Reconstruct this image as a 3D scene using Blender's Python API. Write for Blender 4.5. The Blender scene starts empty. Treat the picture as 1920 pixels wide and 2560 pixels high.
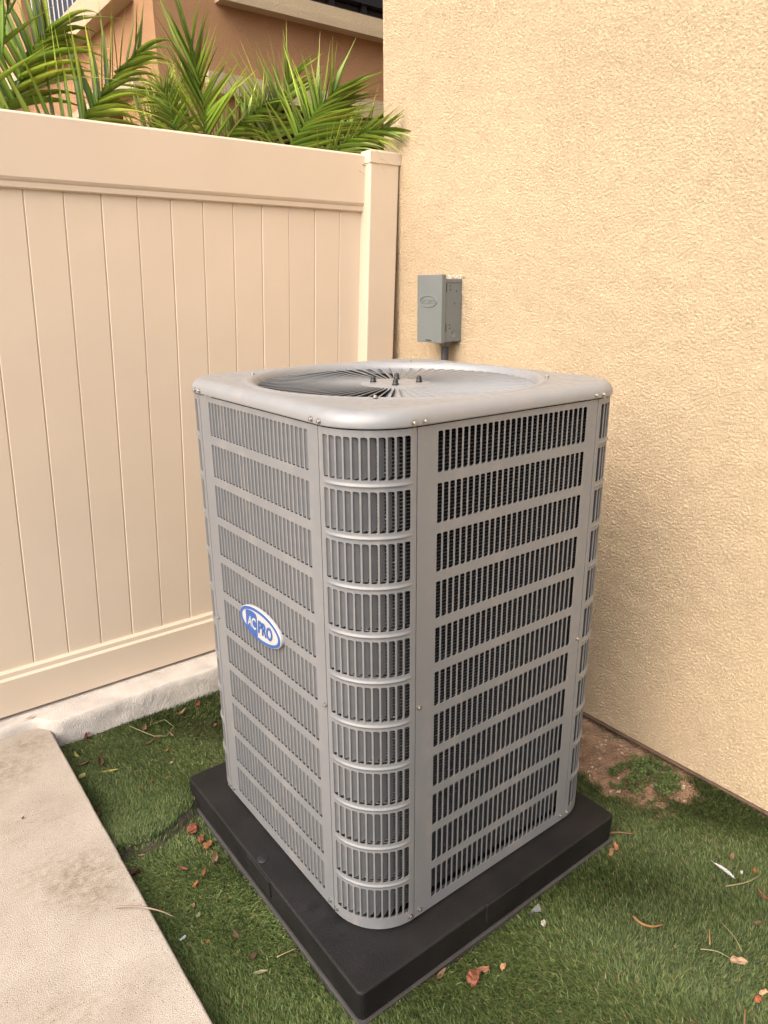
import bpy, bmesh, math, random
import numpy as np
from mathutils import Vector, Matrix, noise
random.seed(7)
rng = np.random.default_rng(11)
R = math.radians
SC = bpy.context.scene
COL = SC.collection

# ------------------------------------------------------------------ camera
cam = bpy.data.cameras.new('camera')
cam.sensor_fit = 'VERTICAL'
cam.sensor_height = 24.0
cam.lens = 1789.9 / 2560 * 24.0
cam.clip_start = 0.02
cam.clip_end = 400
cam_o = bpy.data.objects.new('camera', cam)
COL.objects.link(cam_o)
def aim(o, loc, yaw, pitch, roll):
    y, p, r = R(yaw), R(pitch), R(roll)
    f = Vector((math.cos(p)*math.cos(y), math.cos(p)*math.sin(y), math.sin(p)))
    rt = Vector((math.sin(y), -math.cos(y), 0)); up = rt.cross(f)
    a = rt*math.cos(r) + up*math.sin(r); b = -rt*math.sin(r) + up*math.cos(r)
    m = Matrix((a, b, -f)).transposed().to_4x4(); m.translation = Vector(loc)
    o.matrix_world = m
aim(cam_o, (-0.7503, -1.0549, 1.5687), 52.5818, -17.4062, -0.412)
SC.camera = cam_o

# ------------------------------------------------------------------ world, sun, exposure
SUN_EL, SUN_AZ = 46.0, 190.0      # azimuth: direction towards the sun, degrees from +X
w = bpy.data.worlds.new('World'); SC.world = w; w.use_nodes = True
nt = w.node_tree; nt.nodes.clear()
sky = nt.nodes.new('ShaderNodeTexSky'); sky.sky_type = 'NISHITA'; sky.sun_disc = False
sky.sun_elevation = R(SUN_EL); sky.sun_rotation = R(90 - SUN_AZ)
sky.air_density = 1.0; sky.dust_density = 6.0; sky.ozone_density = 0.6
bg = nt.nodes.new('ShaderNodeBackground'); bg.inputs[1].default_value = 0.10
wo = nt.nodes.new('ShaderNodeOutputWorld')
nt.links.new(sky.outputs[0], bg.inputs[0]); nt.links.new(bg.outputs[0], wo.inputs[0])
sl = bpy.data.lights.new('sun', 'SUN'); sl.energy = 1.5; sl.angle = R(85); sl.color = (1.0, 0.955, 0.895)
so = bpy.data.objects.new('sun', sl); COL.objects.link(so)
sd = Vector((math.cos(R(SUN_EL))*math.cos(R(SUN_AZ)), math.cos(R(SUN_EL))*math.sin(R(SUN_AZ)), math.sin(R(SUN_EL))))
so.rotation_euler = (-sd).to_track_quat('-Z', 'Y').to_euler(); so.location = sd*20
SC.view_settings.view_transform = 'Standard'; SC.view_settings.look = 'None'
SC.view_settings.exposure = 1.38; SC.view_settings.gamma = 1.0; SC.view_settings.use_curve_mapping = False
SC.cycles.max_bounces = 8; SC.cycles.diffuse_bounces = 5

# ------------------------------------------------------------------ materials
def nodes(m):
    return m.node_tree.nodes, m.node_tree.links
def mat(name, col, rough=0.6, bump=None, var=None, metal=0.0, spec=0.5, coat=0.0):
    """bump: (scale, strength, distance); var: (scale, amount) colour mottling"""
    m = bpy.data.materials.new(name); m.use_nodes = True
    N, L = nodes(m); b = N['Principled BSDF']
    b.inputs['Base Color'].default_value = (*col, 1); b.inputs['Roughness'].default_value = rough
    b.inputs['Metallic'].default_value = metal; b.inputs['Specular IOR Level'].default_value = spec
    b.inputs['Coat Weight'].default_value = coat
    tc = N.new('ShaderNodeTexCoord')
    if var:
        n = N.new('ShaderNodeTexNoise'); n.inputs['Scale'].default_value = var[0]; n.inputs['Detail'].default_value = 5
        L.new(tc.outputs['Object'], n.inputs['Vector'])
        mr = N.new('ShaderNodeMapRange'); mr.inputs[1].default_value = .3; mr.inputs[2].default_value = .7
        mr.inputs[3].default_value = 1 - var[1]; mr.inputs[4].default_value = 1 + var[1]
        L.new(n.outputs[0], mr.inputs[0])
        mx = N.new('ShaderNodeMix'); mx.data_type = 'RGBA'; mx.blend_type = 'MULTIPLY'; mx.inputs[0].default_value = 1
        mx.inputs[6].default_value = (*col, 1)
        cb = N.new('ShaderNodeCombineColor')
        for i in range(3): L.new(mr.outputs[0], cb.inputs[i])
        L.new(cb.outputs[0], mx.inputs[7]); L.new(mx.outputs[2], b.inputs['Base Color'])
    if bump:
        n2 = N.new('ShaderNodeTexNoise'); n2.inputs['Scale'].default_value = bump[0]; n2.inputs['Detail'].default_value = 4
        L.new(tc.outputs['Object'], n2.inputs['Vector'])
        bp = N.new('ShaderNodeBump'); bp.inputs['Strength'].default_value = bump[1]; bp.inputs['Distance'].default_value = bump[2]
        L.new(n2.outputs[0], bp.inputs['Height']); L.new(bp.outputs[0], b.inputs['Normal'])
    return m

def stucco(name, col, scale, dist, strength=1.0, dirt=0.10, sand=None):
    m = bpy.data.materials.new(name); m.use_nodes = True
    N, L = nodes(m); b = N['Principled BSDF']; b.inputs['Roughness'].default_value = 0.93
    b.inputs['Specular IOR Level'].default_value = 0.15
    tc = N.new('ShaderNodeTexCoord')
    n = N.new('ShaderNodeTexNoise'); n.inputs['Scale'].default_value = scale; n.inputs['Detail'].default_value = 5; n.inputs['Roughness'].default_value = .66
    L.new(tc.outputs['Object'], n.inputs['Vector'])
    su = N.new('ShaderNodeMapRange'); su.inputs[1].default_value = .30; su.inputs[2].default_value = .68
    L.new(n.outputs[0], su.inputs[0])
    bp = N.new('ShaderNodeBump'); bp.inputs['Strength'].default_value = strength; bp.inputs['Distance'].default_value = dist
    L.new(su.outputs[0], bp.inputs['Height']); L.new(bp.outputs[0], b.inputs['Normal'])
    big = N.new('ShaderNodeTexNoise'); big.inputs['Scale'].default_value = 1.7; big.inputs['Detail'].default_value = 5
    L.new(tc.outputs['Object'], big.inputs['Vector'])
    mr = N.new('ShaderNodeMapRange'); mr.inputs[1].default_value = .3; mr.inputs[2].default_value = .7
    mr.inputs[3].default_value = 1-dirt; mr.inputs[4].default_value = 1+dirt*.5
    L.new(big.outputs[0], mr.inputs[0])
    # relief shade put into the colour: low spots of the bump noise darker
    pit_shade = N.new('ShaderNodeMapRange'); pit_shade.inputs[1].default_value = .34; pit_shade.inputs[2].default_value = .58
    pit_shade.inputs[3].default_value = .80; pit_shade.inputs[4].default_value = 1.04
    L.new(n.outputs[0], pit_shade.inputs[0])
    mu = N.new('ShaderNodeMath'); mu.operation = 'MULTIPLY'; L.new(mr.outputs[0], mu.inputs[0]); L.new(pit_shade.outputs[0], mu.inputs[1])
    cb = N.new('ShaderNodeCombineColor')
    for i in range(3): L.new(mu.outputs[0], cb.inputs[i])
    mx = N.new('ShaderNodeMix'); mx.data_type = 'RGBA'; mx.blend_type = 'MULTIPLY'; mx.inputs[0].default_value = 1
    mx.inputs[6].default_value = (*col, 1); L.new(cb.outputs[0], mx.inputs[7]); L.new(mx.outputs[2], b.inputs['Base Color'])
    return m

def attr_mat(name, rough=.5, spec=.4, transl=0.0):
    m = bpy.data.materials.new(name); m.use_nodes = True
    N, L = nodes(m); b = N['Principled BSDF']; b.inputs['Roughness'].default_value = rough
    b.inputs['Specular IOR Level'].default_value = spec
    a = N.new('ShaderNodeAttribute'); a.attribute_name = 'tint'
    L.new(a.outputs['Color'], b.inputs['Base Color'])
    if transl:
        t = N.new('ShaderNodeBsdfTranslucent'); L.new(a.outputs['Color'], t.inputs[0])
        mx = N.new('ShaderNodeMixShader'); mx.inputs[0].default_value = transl
        L.new(b.outputs[0], mx.inputs[1]); L.new(t.outputs[0], mx.inputs[2])
        L.new(mx.outputs[0], N['Material Output'].inputs[0])
    return m

M = {}
M['vinyl'] = mat('beige_vinyl', (.64, .53, .41), .42, bump=(6, .05, .01), var=(2.5, .03))
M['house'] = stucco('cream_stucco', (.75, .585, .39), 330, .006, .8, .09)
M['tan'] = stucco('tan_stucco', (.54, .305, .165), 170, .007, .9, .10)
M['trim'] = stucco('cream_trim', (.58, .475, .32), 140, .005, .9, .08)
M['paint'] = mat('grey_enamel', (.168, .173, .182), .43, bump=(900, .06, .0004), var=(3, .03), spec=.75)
def weather(m, amt):
    N, L = nodes(m); b = N['Principled BSDF']; src = b.inputs['Base Color'].links[0].from_socket
    tc = N.new('ShaderNodeTexCoord'); mp = N.new('ShaderNodeMapping'); mp.inputs['Scale'].default_value = (22, 22, 1.6)
    L.new(tc.outputs['Object'], mp.inputs[0]); n = N.new('ShaderNodeTexNoise'); n.inputs['Scale'].default_value = 1; n.inputs['Detail'].default_value = 6
    L.new(mp.outputs[0], n.inputs['Vector'])
    d = N.new('ShaderNodeTexNoise'); d.inputs['Scale'].default_value = 46; d.inputs['Detail'].default_value = 5; L.new(tc.outputs['Object'], d.inputs['Vector'])
    mu = N.new('ShaderNodeMath'); mu.operation = 'MULTIPLY'; L.new(n.outputs[0], mu.inputs[0]); L.new(d.outputs[0], mu.inputs[1])
    mr = N.new('ShaderNodeMapRange'); mr.inputs[1].default_value = .22; mr.inputs[2].default_value = .42; mr.inputs[4].default_value = amt
    L.new(mu.outputs[0], mr.inputs[0])
    mx = N.new('ShaderNodeMix'); mx.data_type = 'RGBA'; L.new(mr.outputs[0], mx.inputs[0]); L.new(src, mx.inputs[6]); mx.inputs[7].default_value = (.30, .265, .225, 1)
    L.new(mx.outputs[2], b.inputs['Base Color'])
    rr = N.new('ShaderNodeMapRange'); rr.inputs[3].default_value = b.inputs['Roughness'].default_value; rr.inputs[4].default_value = .7; rr.inputs[2].default_value = .5
    L.new(mr.outputs[0], rr.inputs[0]); L.new(rr.outputs[0], b.inputs['Roughness'])
weather(M['paint'], .28)
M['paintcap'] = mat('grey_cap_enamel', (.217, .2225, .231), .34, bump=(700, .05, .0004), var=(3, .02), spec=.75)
weather(M['paintcap'], .32)
M['steel'] = mat('zinc_screw', (.40, .39, .37), .38, metal=1.0)
M['blackplastic'] = mat('black_plastic', (.012, .012, .013), .45)
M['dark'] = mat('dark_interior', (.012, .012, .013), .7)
M['fan'] = mat('fan_blade_grey', (.25, .25, .26), .4, metal=.6)
M['boxgrey'] = mat('box_grey', (.150, .167, .166), .45, var=(8, .03), bump=(300, .04, .0006))
M['boxdark'] = mat('box_hole', (.03, .03, .03), .7)
M['conduit'] = mat('conduit_grey', (.045, .045, .05), .5)
M['blue'] = mat('badge_blue', (.018, .075, .28), .35)
M['white'] = mat('badge_white', (.40, .395, .385), .35)
M['glass'] = mat('dark_glass', (.006, .006, .010), .12)
M['frame'] = mat('black_frame', (.012, .012, .016), .45)
M['baluster'] = mat('pale_baluster', (.55, .52, .50), .5)
M['dirtfill'] = mat('ground_dirt', (.27, .165, .10), .95, bump=(110, 1.0, .02), var=(16, .35))
M['foundation'] = mat('foundation_concrete', (.12, .075, .05), .9, bump=(80, .6, .01), var=(12, .2))
M['spacer'] = mat('pad_skirt_grey', (.035, .032, .03), .8, var=(15, .2))
M['grass'] = attr_mat('turf_blade', .55, .3, .2)
M['backing'] = mat('turf_thatch', (.055, .048, .026), .95, bump=(200, .8, .01), var=(40, .4))
M['litter'] = attr_mat('dry_leaf', .7, .25, .12)
M['weed'] = attr_mat('weed_leaf', .6, .3, .15)
M['rachis'] = mat('palm_rachis', (.17, .22, .06), .5)
M['pitch'] = mat('brown_stem', (.16, .10, .05), .8, bump=(90, .6, .01))

def leaf_green():
    m = bpy.data.materials.new('palm_leaflet'); m.use_nodes = True
    N, L = nodes(m); b = N['Principled BSDF']; b.inputs['Roughness'].default_value = .38
    a = N.new('ShaderNodeAttribute'); a.attribute_name = 'tint'
    oi = N.new('ShaderNodeObjectInfo')
    hs = N.new('ShaderNodeHueSaturation')
    mr = N.new('ShaderNodeMapRange'); mr.inputs[3].default_value = .85; mr.inputs[4].default_value = 1.6
    L.new(oi.outputs['Random'], mr.inputs[0]); L.new(mr.outputs[0], hs.inputs['Value'])
    mh = N.new('ShaderNodeMapRange'); mh.inputs[3].default_value = .478; mh.inputs[4].default_value = .515
    mm = N.new('ShaderNodeMath'); mm.operation = 'FRACT'; mk = N.new('ShaderNodeMath'); mk.operation = 'MULTIPLY'; mk.inputs[1].default_value = 7.31
    L.new(oi.outputs['Random'], mk.inputs[0]); L.new(mk.outputs[0], mm.inputs[0]); L.new(mm.outputs[0], mh.inputs[0]); L.new(mh.outputs[0], hs.inputs['Hue'])
    L.new(a.outputs['Color'], hs.inputs['Color']); L.new(hs.outputs[0], b.inputs['Base Color'])
    t = N.new('ShaderNodeBsdfTranslucent'); L.new(hs.outputs[0], t.inputs[0])
    mx = N.new('ShaderNodeMixShader'); mx.inputs[0].default_value = .4
    L.new(b.outputs[0], mx.inputs[1]); L.new(t.outputs[0], mx.inputs[2]); L.new(mx.outputs[0], N['Material Output'].inputs[0])
    return m
M['palm'] = leaf_green()

def spot_mask(N, L, tc, spots):
    """sum of soft round spots (x, y, radius) broken up by noise -> socket 0..1"""
    n = N.new('ShaderNodeTexNoise'); n.inputs['Scale'].default_value = 40; n.inputs['Detail'].default_value = 6; n.inputs['Roughness'].default_value = .7
    L.new(tc.outputs['Object'], n.inputs['Vector'])
    prev = None
    for x, y, r, k in spots:
        d = N.new('ShaderNodeVectorMath'); d.operation = 'DISTANCE'; d.inputs[1].default_value = (x, y, 0)
        fl = N.new('ShaderNodeVectorMath'); fl.operation = 'MULTIPLY'; fl.inputs[1].default_value = (1, 1, 0)
        L.new(tc.outputs['Object'], fl.inputs[0]); L.new(fl.outputs[0], d.inputs[0])
        mr = N.new('ShaderNodeMapRange'); mr.interpolation_type = 'SMOOTHSTEP'
        mr.inputs[1].default_value = r; mr.inputs[2].default_value = 0; mr.inputs[3].default_value = 0; mr.inputs[4].default_value = k
        L.new(d.outputs['Value'], mr.inputs[0])
        if prev is None: prev = mr.outputs[0]
        else:
            a = N.new('ShaderNodeMath'); a.operation = 'MAXIMUM'; L.new(prev, a.inputs[0]); L.new(mr.outputs[0], a.inputs[1]); prev = a.outputs[0]
    m2 = N.new('ShaderNodeMapRange'); m2.inputs[1].default_value = .36; m2.inputs[2].default_value = .62
    L.new(n.outputs[0], m2.inputs[0])
    mu = N.new('ShaderNodeMath'); mu.operation = 'MULTIPLY'; mu.use_clamp = True
    L.new(prev, mu.inputs[0]); L.new(m2.outputs[0], mu.inputs[1])
    return mu.outputs[0]

def walk_material():
    m = bpy.data.materials.new('broomed_concrete'); m.use_nodes = True
    N, L = nodes(m); b = N['Principled BSDF']; b.inputs['Roughness'].default_value = .9; b.inputs['Specular IOR Level'].default_value = .25
    tc = N.new('ShaderNodeTexCoord')
    n = N.new('ShaderNodeTexNoise'); n.inputs['Scale'].default_value = 5; n.inputs['Detail'].default_value = 7; n.inputs['Roughness'].default_value = .6
    L.new(tc.outputs['Object'], n.inputs['Vector'])
    cr = N.new('ShaderNodeValToRGB'); e = cr.color_ramp.elements
    e[0].position = .3; e[0].color = (.345, .297, .248, 1); e[1].position = .72; e[1].color = (.455, .405, .35, 1)
    L.new(n.outputs[0], cr.inputs[0])
    # broom strokes across the walk
    mp = N.new('ShaderNodeMapping'); mp.inputs['Rotation'].default_value = (0, 0, R(-14)); mp.inputs['Scale'].default_value = (14, 330, 1)
    L.new(tc.outputs['Object'], mp.inputs[0])
    st = N.new('ShaderNodeTexNoise'); st.inputs['Scale'].default_value = 1; st.inputs['Detail'].default_value = 3
    L.new(mp.outputs[0], st.inputs['Vector'])
    dirt = spot_mask(N, L, tc, [(-.462, .684, .19, .9), (-.54, .76, .15, .6), (-.44, .60, .12, .9), (-.55, 1.32, .26, .7), (-.43, 1.40, .14, .7), (-.60, .30, .20, .5), (-.44, .27, .14, .4), (-.52, 1.0, .2, .35)])
    sm = N.new('ShaderNodeMapRange'); sm.inputs[1].default_value = .42; sm.inputs[2].default_value = .6; sm.inputs[3].default_value = .55
    L.new(st.outputs[0], sm.inputs[0])
    dm = N.new('ShaderNodeMath'); dm.operation = 'MULTIPLY'; L.new(dirt, dm.inputs[0]); L.new(sm.outputs[0], dm.inputs[1])
    mx = N.new('ShaderNodeMix'); mx.data_type = 'RGBA'; L.new(dm.outputs[0], mx.inputs[0]); L.new(cr.outputs[0], mx.inputs[6]); mx.inputs[7].default_value = (.15, .115, .062, 1)
    # pin holes
    v = N.new('ShaderNodeTexVoronoi'); v.inputs['Scale'].default_value = 95; v.inputs['Randomness'].default_value = 1
    L.new(tc.outputs['Object'], v.inputs['Vector'])
    vr = N.new('ShaderNodeMapRange'); vr.inputs[1].default_value = .10; vr.inputs[2].default_value = .17; vr.inputs[3].default_value = .62
    L.new(v.outputs['Distance'], vr.inputs[0])
    sp = N.new('ShaderNodeTexNoise'); sp.inputs['Scale'].default_value = 330; sp.inputs['Detail'].default_value = 4; sp.inputs['Roughness'].default_value = .7
    L.new(tc.outputs['Object'], sp.inputs['Vector'])
    sr = N.new('ShaderNodeMapRange'); sr.inputs[1].default_value = .32; sr.inputs[2].default_value = .62; sr.inputs[3].default_value = .86; sr.inputs[4].default_value = 1.08
    L.new(sp.outputs[0], sr.inputs[0])
    vm = N.new('ShaderNodeMath'); vm.operation = 'MULTIPLY'; L.new(vr.outputs[0], vm.inputs[0]); L.new(sr.outputs[0], vm.inputs[1])
    hm = N.new('ShaderNodeMix'); hm.data_type = 'RGBA'; hm.blend_type = 'MULTIPLY'; hm.inputs[0].default_value = 1
    cb = N.new('ShaderNodeCombineColor')
    for i in range(3): L.new(vm.outputs[0], cb.inputs[i])
    L.new(mx.outputs[2], hm.inputs[6]); L.new(cb.outputs[0], hm.inputs[7]); L.new(hm.outputs[2], b.inputs['Base Color'])
    f = N.new('ShaderNodeTexNoise'); f.inputs['Scale'].default_value = 380; f.inputs['Detail'].default_value = 3
    L.new(tc.outputs['Object'], f.inputs['Vector'])
    a = N.new('ShaderNodeMath'); a.operation = 'MULTIPLY_ADD'; a.inputs[1].default_value = .8; L.new(st.outputs[0], a.inputs[0]); L.new(f.outputs[0], a.inputs[2])
    a2 = N.new('ShaderNodeMath'); a2.operation = 'ADD'; L.new(a.outputs[0], a2.inputs[0]); L.new(vr.outputs[0], a2.inputs[1])
    bp = N.new('ShaderNodeBump'); bp.inputs['Strength'].default_value = .8; bp.inputs['Distance'].default_value = .0045
    L.new(a2.outputs[0], bp.inputs['Height']); L.new(bp.outputs[0], b.inputs['Normal'])
    return m
M['walk'] = walk_material()

def kerb_material():
    m = mat('kerb_concrete', (.58, .53, .48), .92, bump=(260, 1.0, .006), var=(14, .14))
    return m
M['kerb'] = kerb_material()

def pad_material():
    m = bpy.data.materials.new('pad_black_plastic'); m.use_nodes = True
    N, L = nodes(m); b = N['Principled BSDF']
    tc = N.new('ShaderNodeTexCoord')
    n = N.new('ShaderNodeTexNoise'); n.inputs['Scale'].default_value = 420; n.inputs['Detail'].default_value = 2
    L.new(tc.outputs['Object'], n.inputs['Vector'])
    bp = N.new('ShaderNodeBump'); bp.inputs['Strength'].default_value = .6; bp.inputs['Distance'].default_value = .0022
    L.new(n.outputs[0], bp.inputs['Height']); L.new(bp.outputs[0], b.inputs['Normal'])
    wet = spot_mask(N, L, tc, [(-.015, .125, .055, 1.6), (-.03, .07, .05, 1.5), (-.02, .185, .05, 1.3), (.02, -.05, .05, .6)])
    g = N.new('ShaderNodeTexNoise'); g.inputs['Scale'].default_value = 9; g.inputs['Detail'].default_value = 6
    L.new(tc.outputs['Object'], g.inputs['Vector'])
    cr = N.new('ShaderNodeValToRGB'); e = cr.color_ramp.elements
    e[0].position = .35; e[0].color = (.0035, .0031, .0034, 1); e[1].position = .7; e[1].color = (.0105, .009, .0098, 1)
    L.new(g.outputs[0], cr.inputs[0])
    mx = N.new('ShaderNodeMix'); mx.data_type = 'RGBA'; L.new(wet, mx.inputs[0]); L.new(cr.outputs[0], mx.inputs[6]); mx.inputs[7].default_value = (.006, .006, .007, 1)
    L.new(mx.outputs[2], b.inputs['Base Color'])
    mr = N.new('ShaderNodeMapRange'); mr.inputs[3].default_value = .62; mr.inputs[4].default_value = .35; L.new(wet, mr.inputs[0]); L.new(mr.outputs[0], b.inputs['Roughness'])
    b.inputs['Specular IOR Level'].default_value = .35
    return m
M['pad'] = pad_material()

def coil_material():
    m = bpy.data.materials.new('coil_fins'); m.use_nodes = True
    N, L = nodes(m); b = N['Principled BSDF']; b.inputs['Metallic'].default_value = .3; b.inputs['Roughness'].default_value = .5
    tc = N.new('ShaderNodeTexCoord')
    n = N.new('ShaderNodeTexNoise'); n.inputs['Scale'].default_value = 55; n.inputs['Detail'].default_value = 6; n.inputs['Roughness'].default_value = .75
    mp = N.new('ShaderNodeMapping'); mp.inputs['Scale'].default_value = (1, 1, 2.6); L.new(tc.outputs['Object'], mp.inputs[0])
    L.new(mp.outputs[0], n.inputs['Vector'])
    cr = N.new('ShaderNodeValToRGB'); e = cr.color_ramp.elements
    e[0].position = .40; e[0].color = (.055, .055, .058, 1); e[1].position = .76; e[1].color = (.85, .83, .82, 1)
    el = cr.color_ramp.elements.new(.60); el.color = (.20, .195, .195, 1)
    L.new(n.outputs[0], cr.inputs[0]); L.new(cr.outputs[0], b.inputs['Base Color'])
    return m
M['coil'] = coil_material()

# ------------------------------------------------------------------ mesh helpers
def mesh(name, V, F, m=None, smooth=False):
    me = bpy.data.meshes.new(name); me.from_pydata([tuple(v) for v in V], [], F)
    if m: me.materials.append(m)
    if smooth: me.polygons.foreach_set('use_smooth', [True]*len(me.polygons))
    me.update(); return me
def put(name, me, parent=None, loc=(0, 0, 0), rot=None, mw=None):
    o = bpy.data.objects.new(name, me); COL.objects.link(o)
    if parent: o.parent = parent
    if mw is not None: o.matrix_local = mw
    else:
        o.location = loc
        if rot: o.rotation_euler = rot
    return o
def tag(o, label=None, cat=None, group=None, kind=None):
    if label: o['label'] = label
    if cat: o['category'] = cat
    if group: o['group'] = group
    if kind: o['kind'] = kind
    return o
def thing(name, loc, label, cat, group=None):
    o = bpy.data.objects.new(name, None); COL.objects.link(o); o.location = loc; o.empty_display_size = .1
    return tag(o, label, cat, group)
def struct(name, me):
    return tag(put(name, me), kind='structure')
def frombm(name, bm, m, smooth=False):
    me = bpy.data.meshes.new(name); bm.to_mesh(me); bm.free()
    if m: me.materials.append(m)
    if smooth: me.polygons.foreach_set('use_smooth', [True]*len(me.polygons))
    return me
def bev_box(name, x0, x1, y0, y1, z0, z1, m, bev=.004, seg=2, smooth=False):
    bm = bmesh.new(); bmesh.ops.create_cube(bm, size=1)
    for v in bm.verts:
        v.co = Vector((x0+(v.co.x+.5)*(x1-x0), y0+(v.co.y+.5)*(y1-y0), z0+(v.co.z+.5)*(z1-z0)))
    if bev: bmesh.ops.bevel(bm, geom=bm.edges[:], offset=bev, segments=seg, profile=.5, affect='EDGES')
    return frombm(name, bm, m, smooth)
def extrude_profile(name, prof, a, b, axis, m, smooth=False, n=1):
    """closed profile [(p,q)] swept along axis from a to b; axis 'x': (p,q)=(y,z); axis 'y': (p,q)=(x,z)"""
    V, F = [], []; k = len(prof)
    for i in range(n+1):
        t = a+(b-a)*i/n
        for p, q in prof: V.append((t, p, q) if axis == 'x' else (p, t, q))
    for i in range(n):
        for j in range(k):
            F.append((i*k+j, i*k+(j+1) % k, (i+1)*k+(j+1) % k, (i+1)*k+j))
    F.append(tuple(range(k))[::-1]); F.append(tuple(range(n*k, n*k+k)))
    me = mesh(name, V, F, m, smooth)
    bm = bmesh.new(); bm.from_mesh(me); bmesh.ops.recalc_face_normals(bm, faces=bm.faces); bm.to_mesh(me); bm.free()
    return me
def lathe(name, prof, m, n=24, smooth=True):
    V, F = [], []
    for r, z in prof:
        for i in range(n):
            a = 2*math.pi*i/n; V.append((r*math.cos(a), r*math.sin(a), z))
    for j in range(len(prof)-1):
        for i in range(n):
            F.append((j*n+i, j*n+(i+1) % n, (j+1)*n+(i+1) % n, (j+1)*n+i))
    F.append(tuple(range(n))[::-1]); F.append(tuple((len(prof)-1)*n+i for i in range(n)))
    return mesh(name, V, F, m, smooth)
def tube(name, pts, rads, m, n=6):
    V, F = [], []; pts = [Vector(p) for p in pts]
    for i, p in enumerate(pts):
        t = (pts[min(i+1, len(pts)-1)]-pts[max(i-1, 0)]).normalized()
        u = t.cross(Vector((0, 0, 1)) if abs(t.z) < .9 else Vector((1, 0, 0))).normalized(); v = t.cross(u)
        r = rads[i] if hasattr(rads, '__len__') else rads
        for k in range(n):
            a = 2*math.pi*k/n; V.append(p+u*math.cos(a)*r+v*math.sin(a)*r)
    for i in range(len(pts)-1):
        for k in range(n):
            F.append((i*n+k, i*n+(k+1) % n, (i+1)*n+(k+1) % n, (i+1)*n+k))
    F.append(tuple(range(n))[::-1]); F.append(tuple((len(pts)-1)*n+i for i in range(n)))
    return mesh(name, V, F, m, True)
def set_tint(me, cols):
    a = me.color_attributes.new('tint', 'FLOAT_COLOR', 'POINT')
    a.data.foreach_set('color', np.asarray(cols, dtype=np.float32).ravel())

# ------------------------------------------------------------------ dimensions (metres)
S, C, ZB, ZT = 0.85, 0.1404, 0.0901, 1.3085      # unit width, seam distance from virtual corner, panel bottom and top
RC = 0.137
SX0, SX1, SY0, SY1, HS = -0.080, 0.8457, -0.079, 0.8625, 0.0823   # pad
YF, XW = 1.5883, 1.3201                           # fence board plane, house wall plane
GZ = -0.02                                        # soil level

# ------------------------------------------------------------------ setting
def inpoly(x, y, P):
    x = np.asarray(x); y = np.asarray(y); r = np.zeros(x.shape, bool); n = len(P)
    for i in range(n):
        x1, y1 = P[i]; x2, y2 = P[(i+1) % n]
        c = ((y1 > y) != (y2 > y)) & (x < (x2-x1)*(y-y1)/((y2-y1) if y2 != y1 else 1e-9)+x1)
        r ^= c
    return r
EDGE = [[-0.363, 0.813], [-0.335, 0.761], [-0.298, 0.748], [-0.254, 0.742], [-0.208, 0.747], [-0.157, 0.768], [-0.108, 0.796], [-0.059, 0.828]]
DIRT = [[0.98, 0.176], [1.027, 0.031], [1.013, -0.066], [1.062, -0.104], [1.177, -0.142], [1.314, -0.111]] + [[1.36, .0], [1.36, 1.44], [.95, 1.44], [.92, .6]]
def ridge(x, y):
    """upper turf piece: raised loose end along the fold line, flattening away from it"""
    ex = np.array([e[0] for e in EDGE]); ey = np.array([e[1] for e in EDGE])
    d = np.asarray(y) - np.interp(x, ex, ey)
    up = .030*np.exp(-((d-.03)/.11)**2) + .010*np.exp(-np.maximum(d, 0)/.35)
    return np.where(np.asarray(x) < -.03, np.where(d >= 0, up, np.where(d > -.014, .038*(1+d/.014), 0.0)), 0.0)
def soil_h(x, y):
    x = np.asarray(x, float); y = np.asarray(y, float)
    return .006*np.sin(x*7+1)*np.cos(y*6) + .004*np.sin(x*17+y*11)

# ground sheet to the horizon, fine near the unit
V, F = [], []
xs = np.concatenate([[-80, -30, -10, -4, -2, -1.2], np.arange(-.5, 1.42, .02), [2, 4, 10, 30, 80]])
ys = np.concatenate([[-80, -30, -10, -4, -2, -1.4], np.arange(-1.0, 1.6, .02), [2, 3, 6, 12, 30, 80]])
for y in ys:
    for x in xs:
        near = (-.5 < x < 1.4 and -1 < y < 1.55)
        z = GZ-.012 + (.006*noise.noise((x*9, y*9, 0))+.005*noise.noise((x*31, y*31, 2))+.0035*noise.noise((x*80, y*80, 5)) if near else 0)
        V.append((x, y, z))
nx = len(xs)
for j in range(len(ys)-1):
    for i in range(nx-1): F.append((j*nx+i, j*nx+i+1, (j+1)*nx+i+1, (j+1)*nx+i))
struct('ground', mesh('ground', V, F, M['dirtfill'], True))

# turf backing sheet (laid on the soil, follows the loose raised end)
V, F = [], []
xs = np.arange(-.352, 1.318, .0167); ys = np.arange(-1.5, 1.45, .0167)
nx = len(xs); ok = {}
ZZ = ridge(xs[None, :].repeat(len(ys), 0), ys[:, None].repeat(nx, 1))
IN = inpoly(xs[None, :].repeat(len(ys), 0), ys[:, None].repeat(nx, 1), DIRT)
for j, y in enumerate(ys):
    for i, x in enumerate(xs): V.append((x, y, GZ + float(ZZ[j, i]) + float(soil_h(x, y))*.4))
for j in range(len(ys)-1):
    for i in range(nx-1):
        if not (IN[j, i] or IN[j, i+1] or IN[j+1, i] or IN[j+1, i+1]): F.append((j*nx+i, j*nx+i+1, (j+1)*nx+i+1, (j+1)*nx+i))
o_ = len(V)
for (a0, a1, b0, b1) in ((-.352, 6, -9, -1.505), (-9, -1.62, -9, 1.40)):  # unseen dark turf, added to lessen light bounced off the ground
    o_ = len(V); V += [(a0, b0, GZ), (a1, b0, GZ), (a1, b1, GZ), (a0, b1, GZ)]; F.append((o_, o_+1, o_+2, o_+3))
struct('lawn', mesh('lawn', V, F, M['backing'], True))

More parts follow.
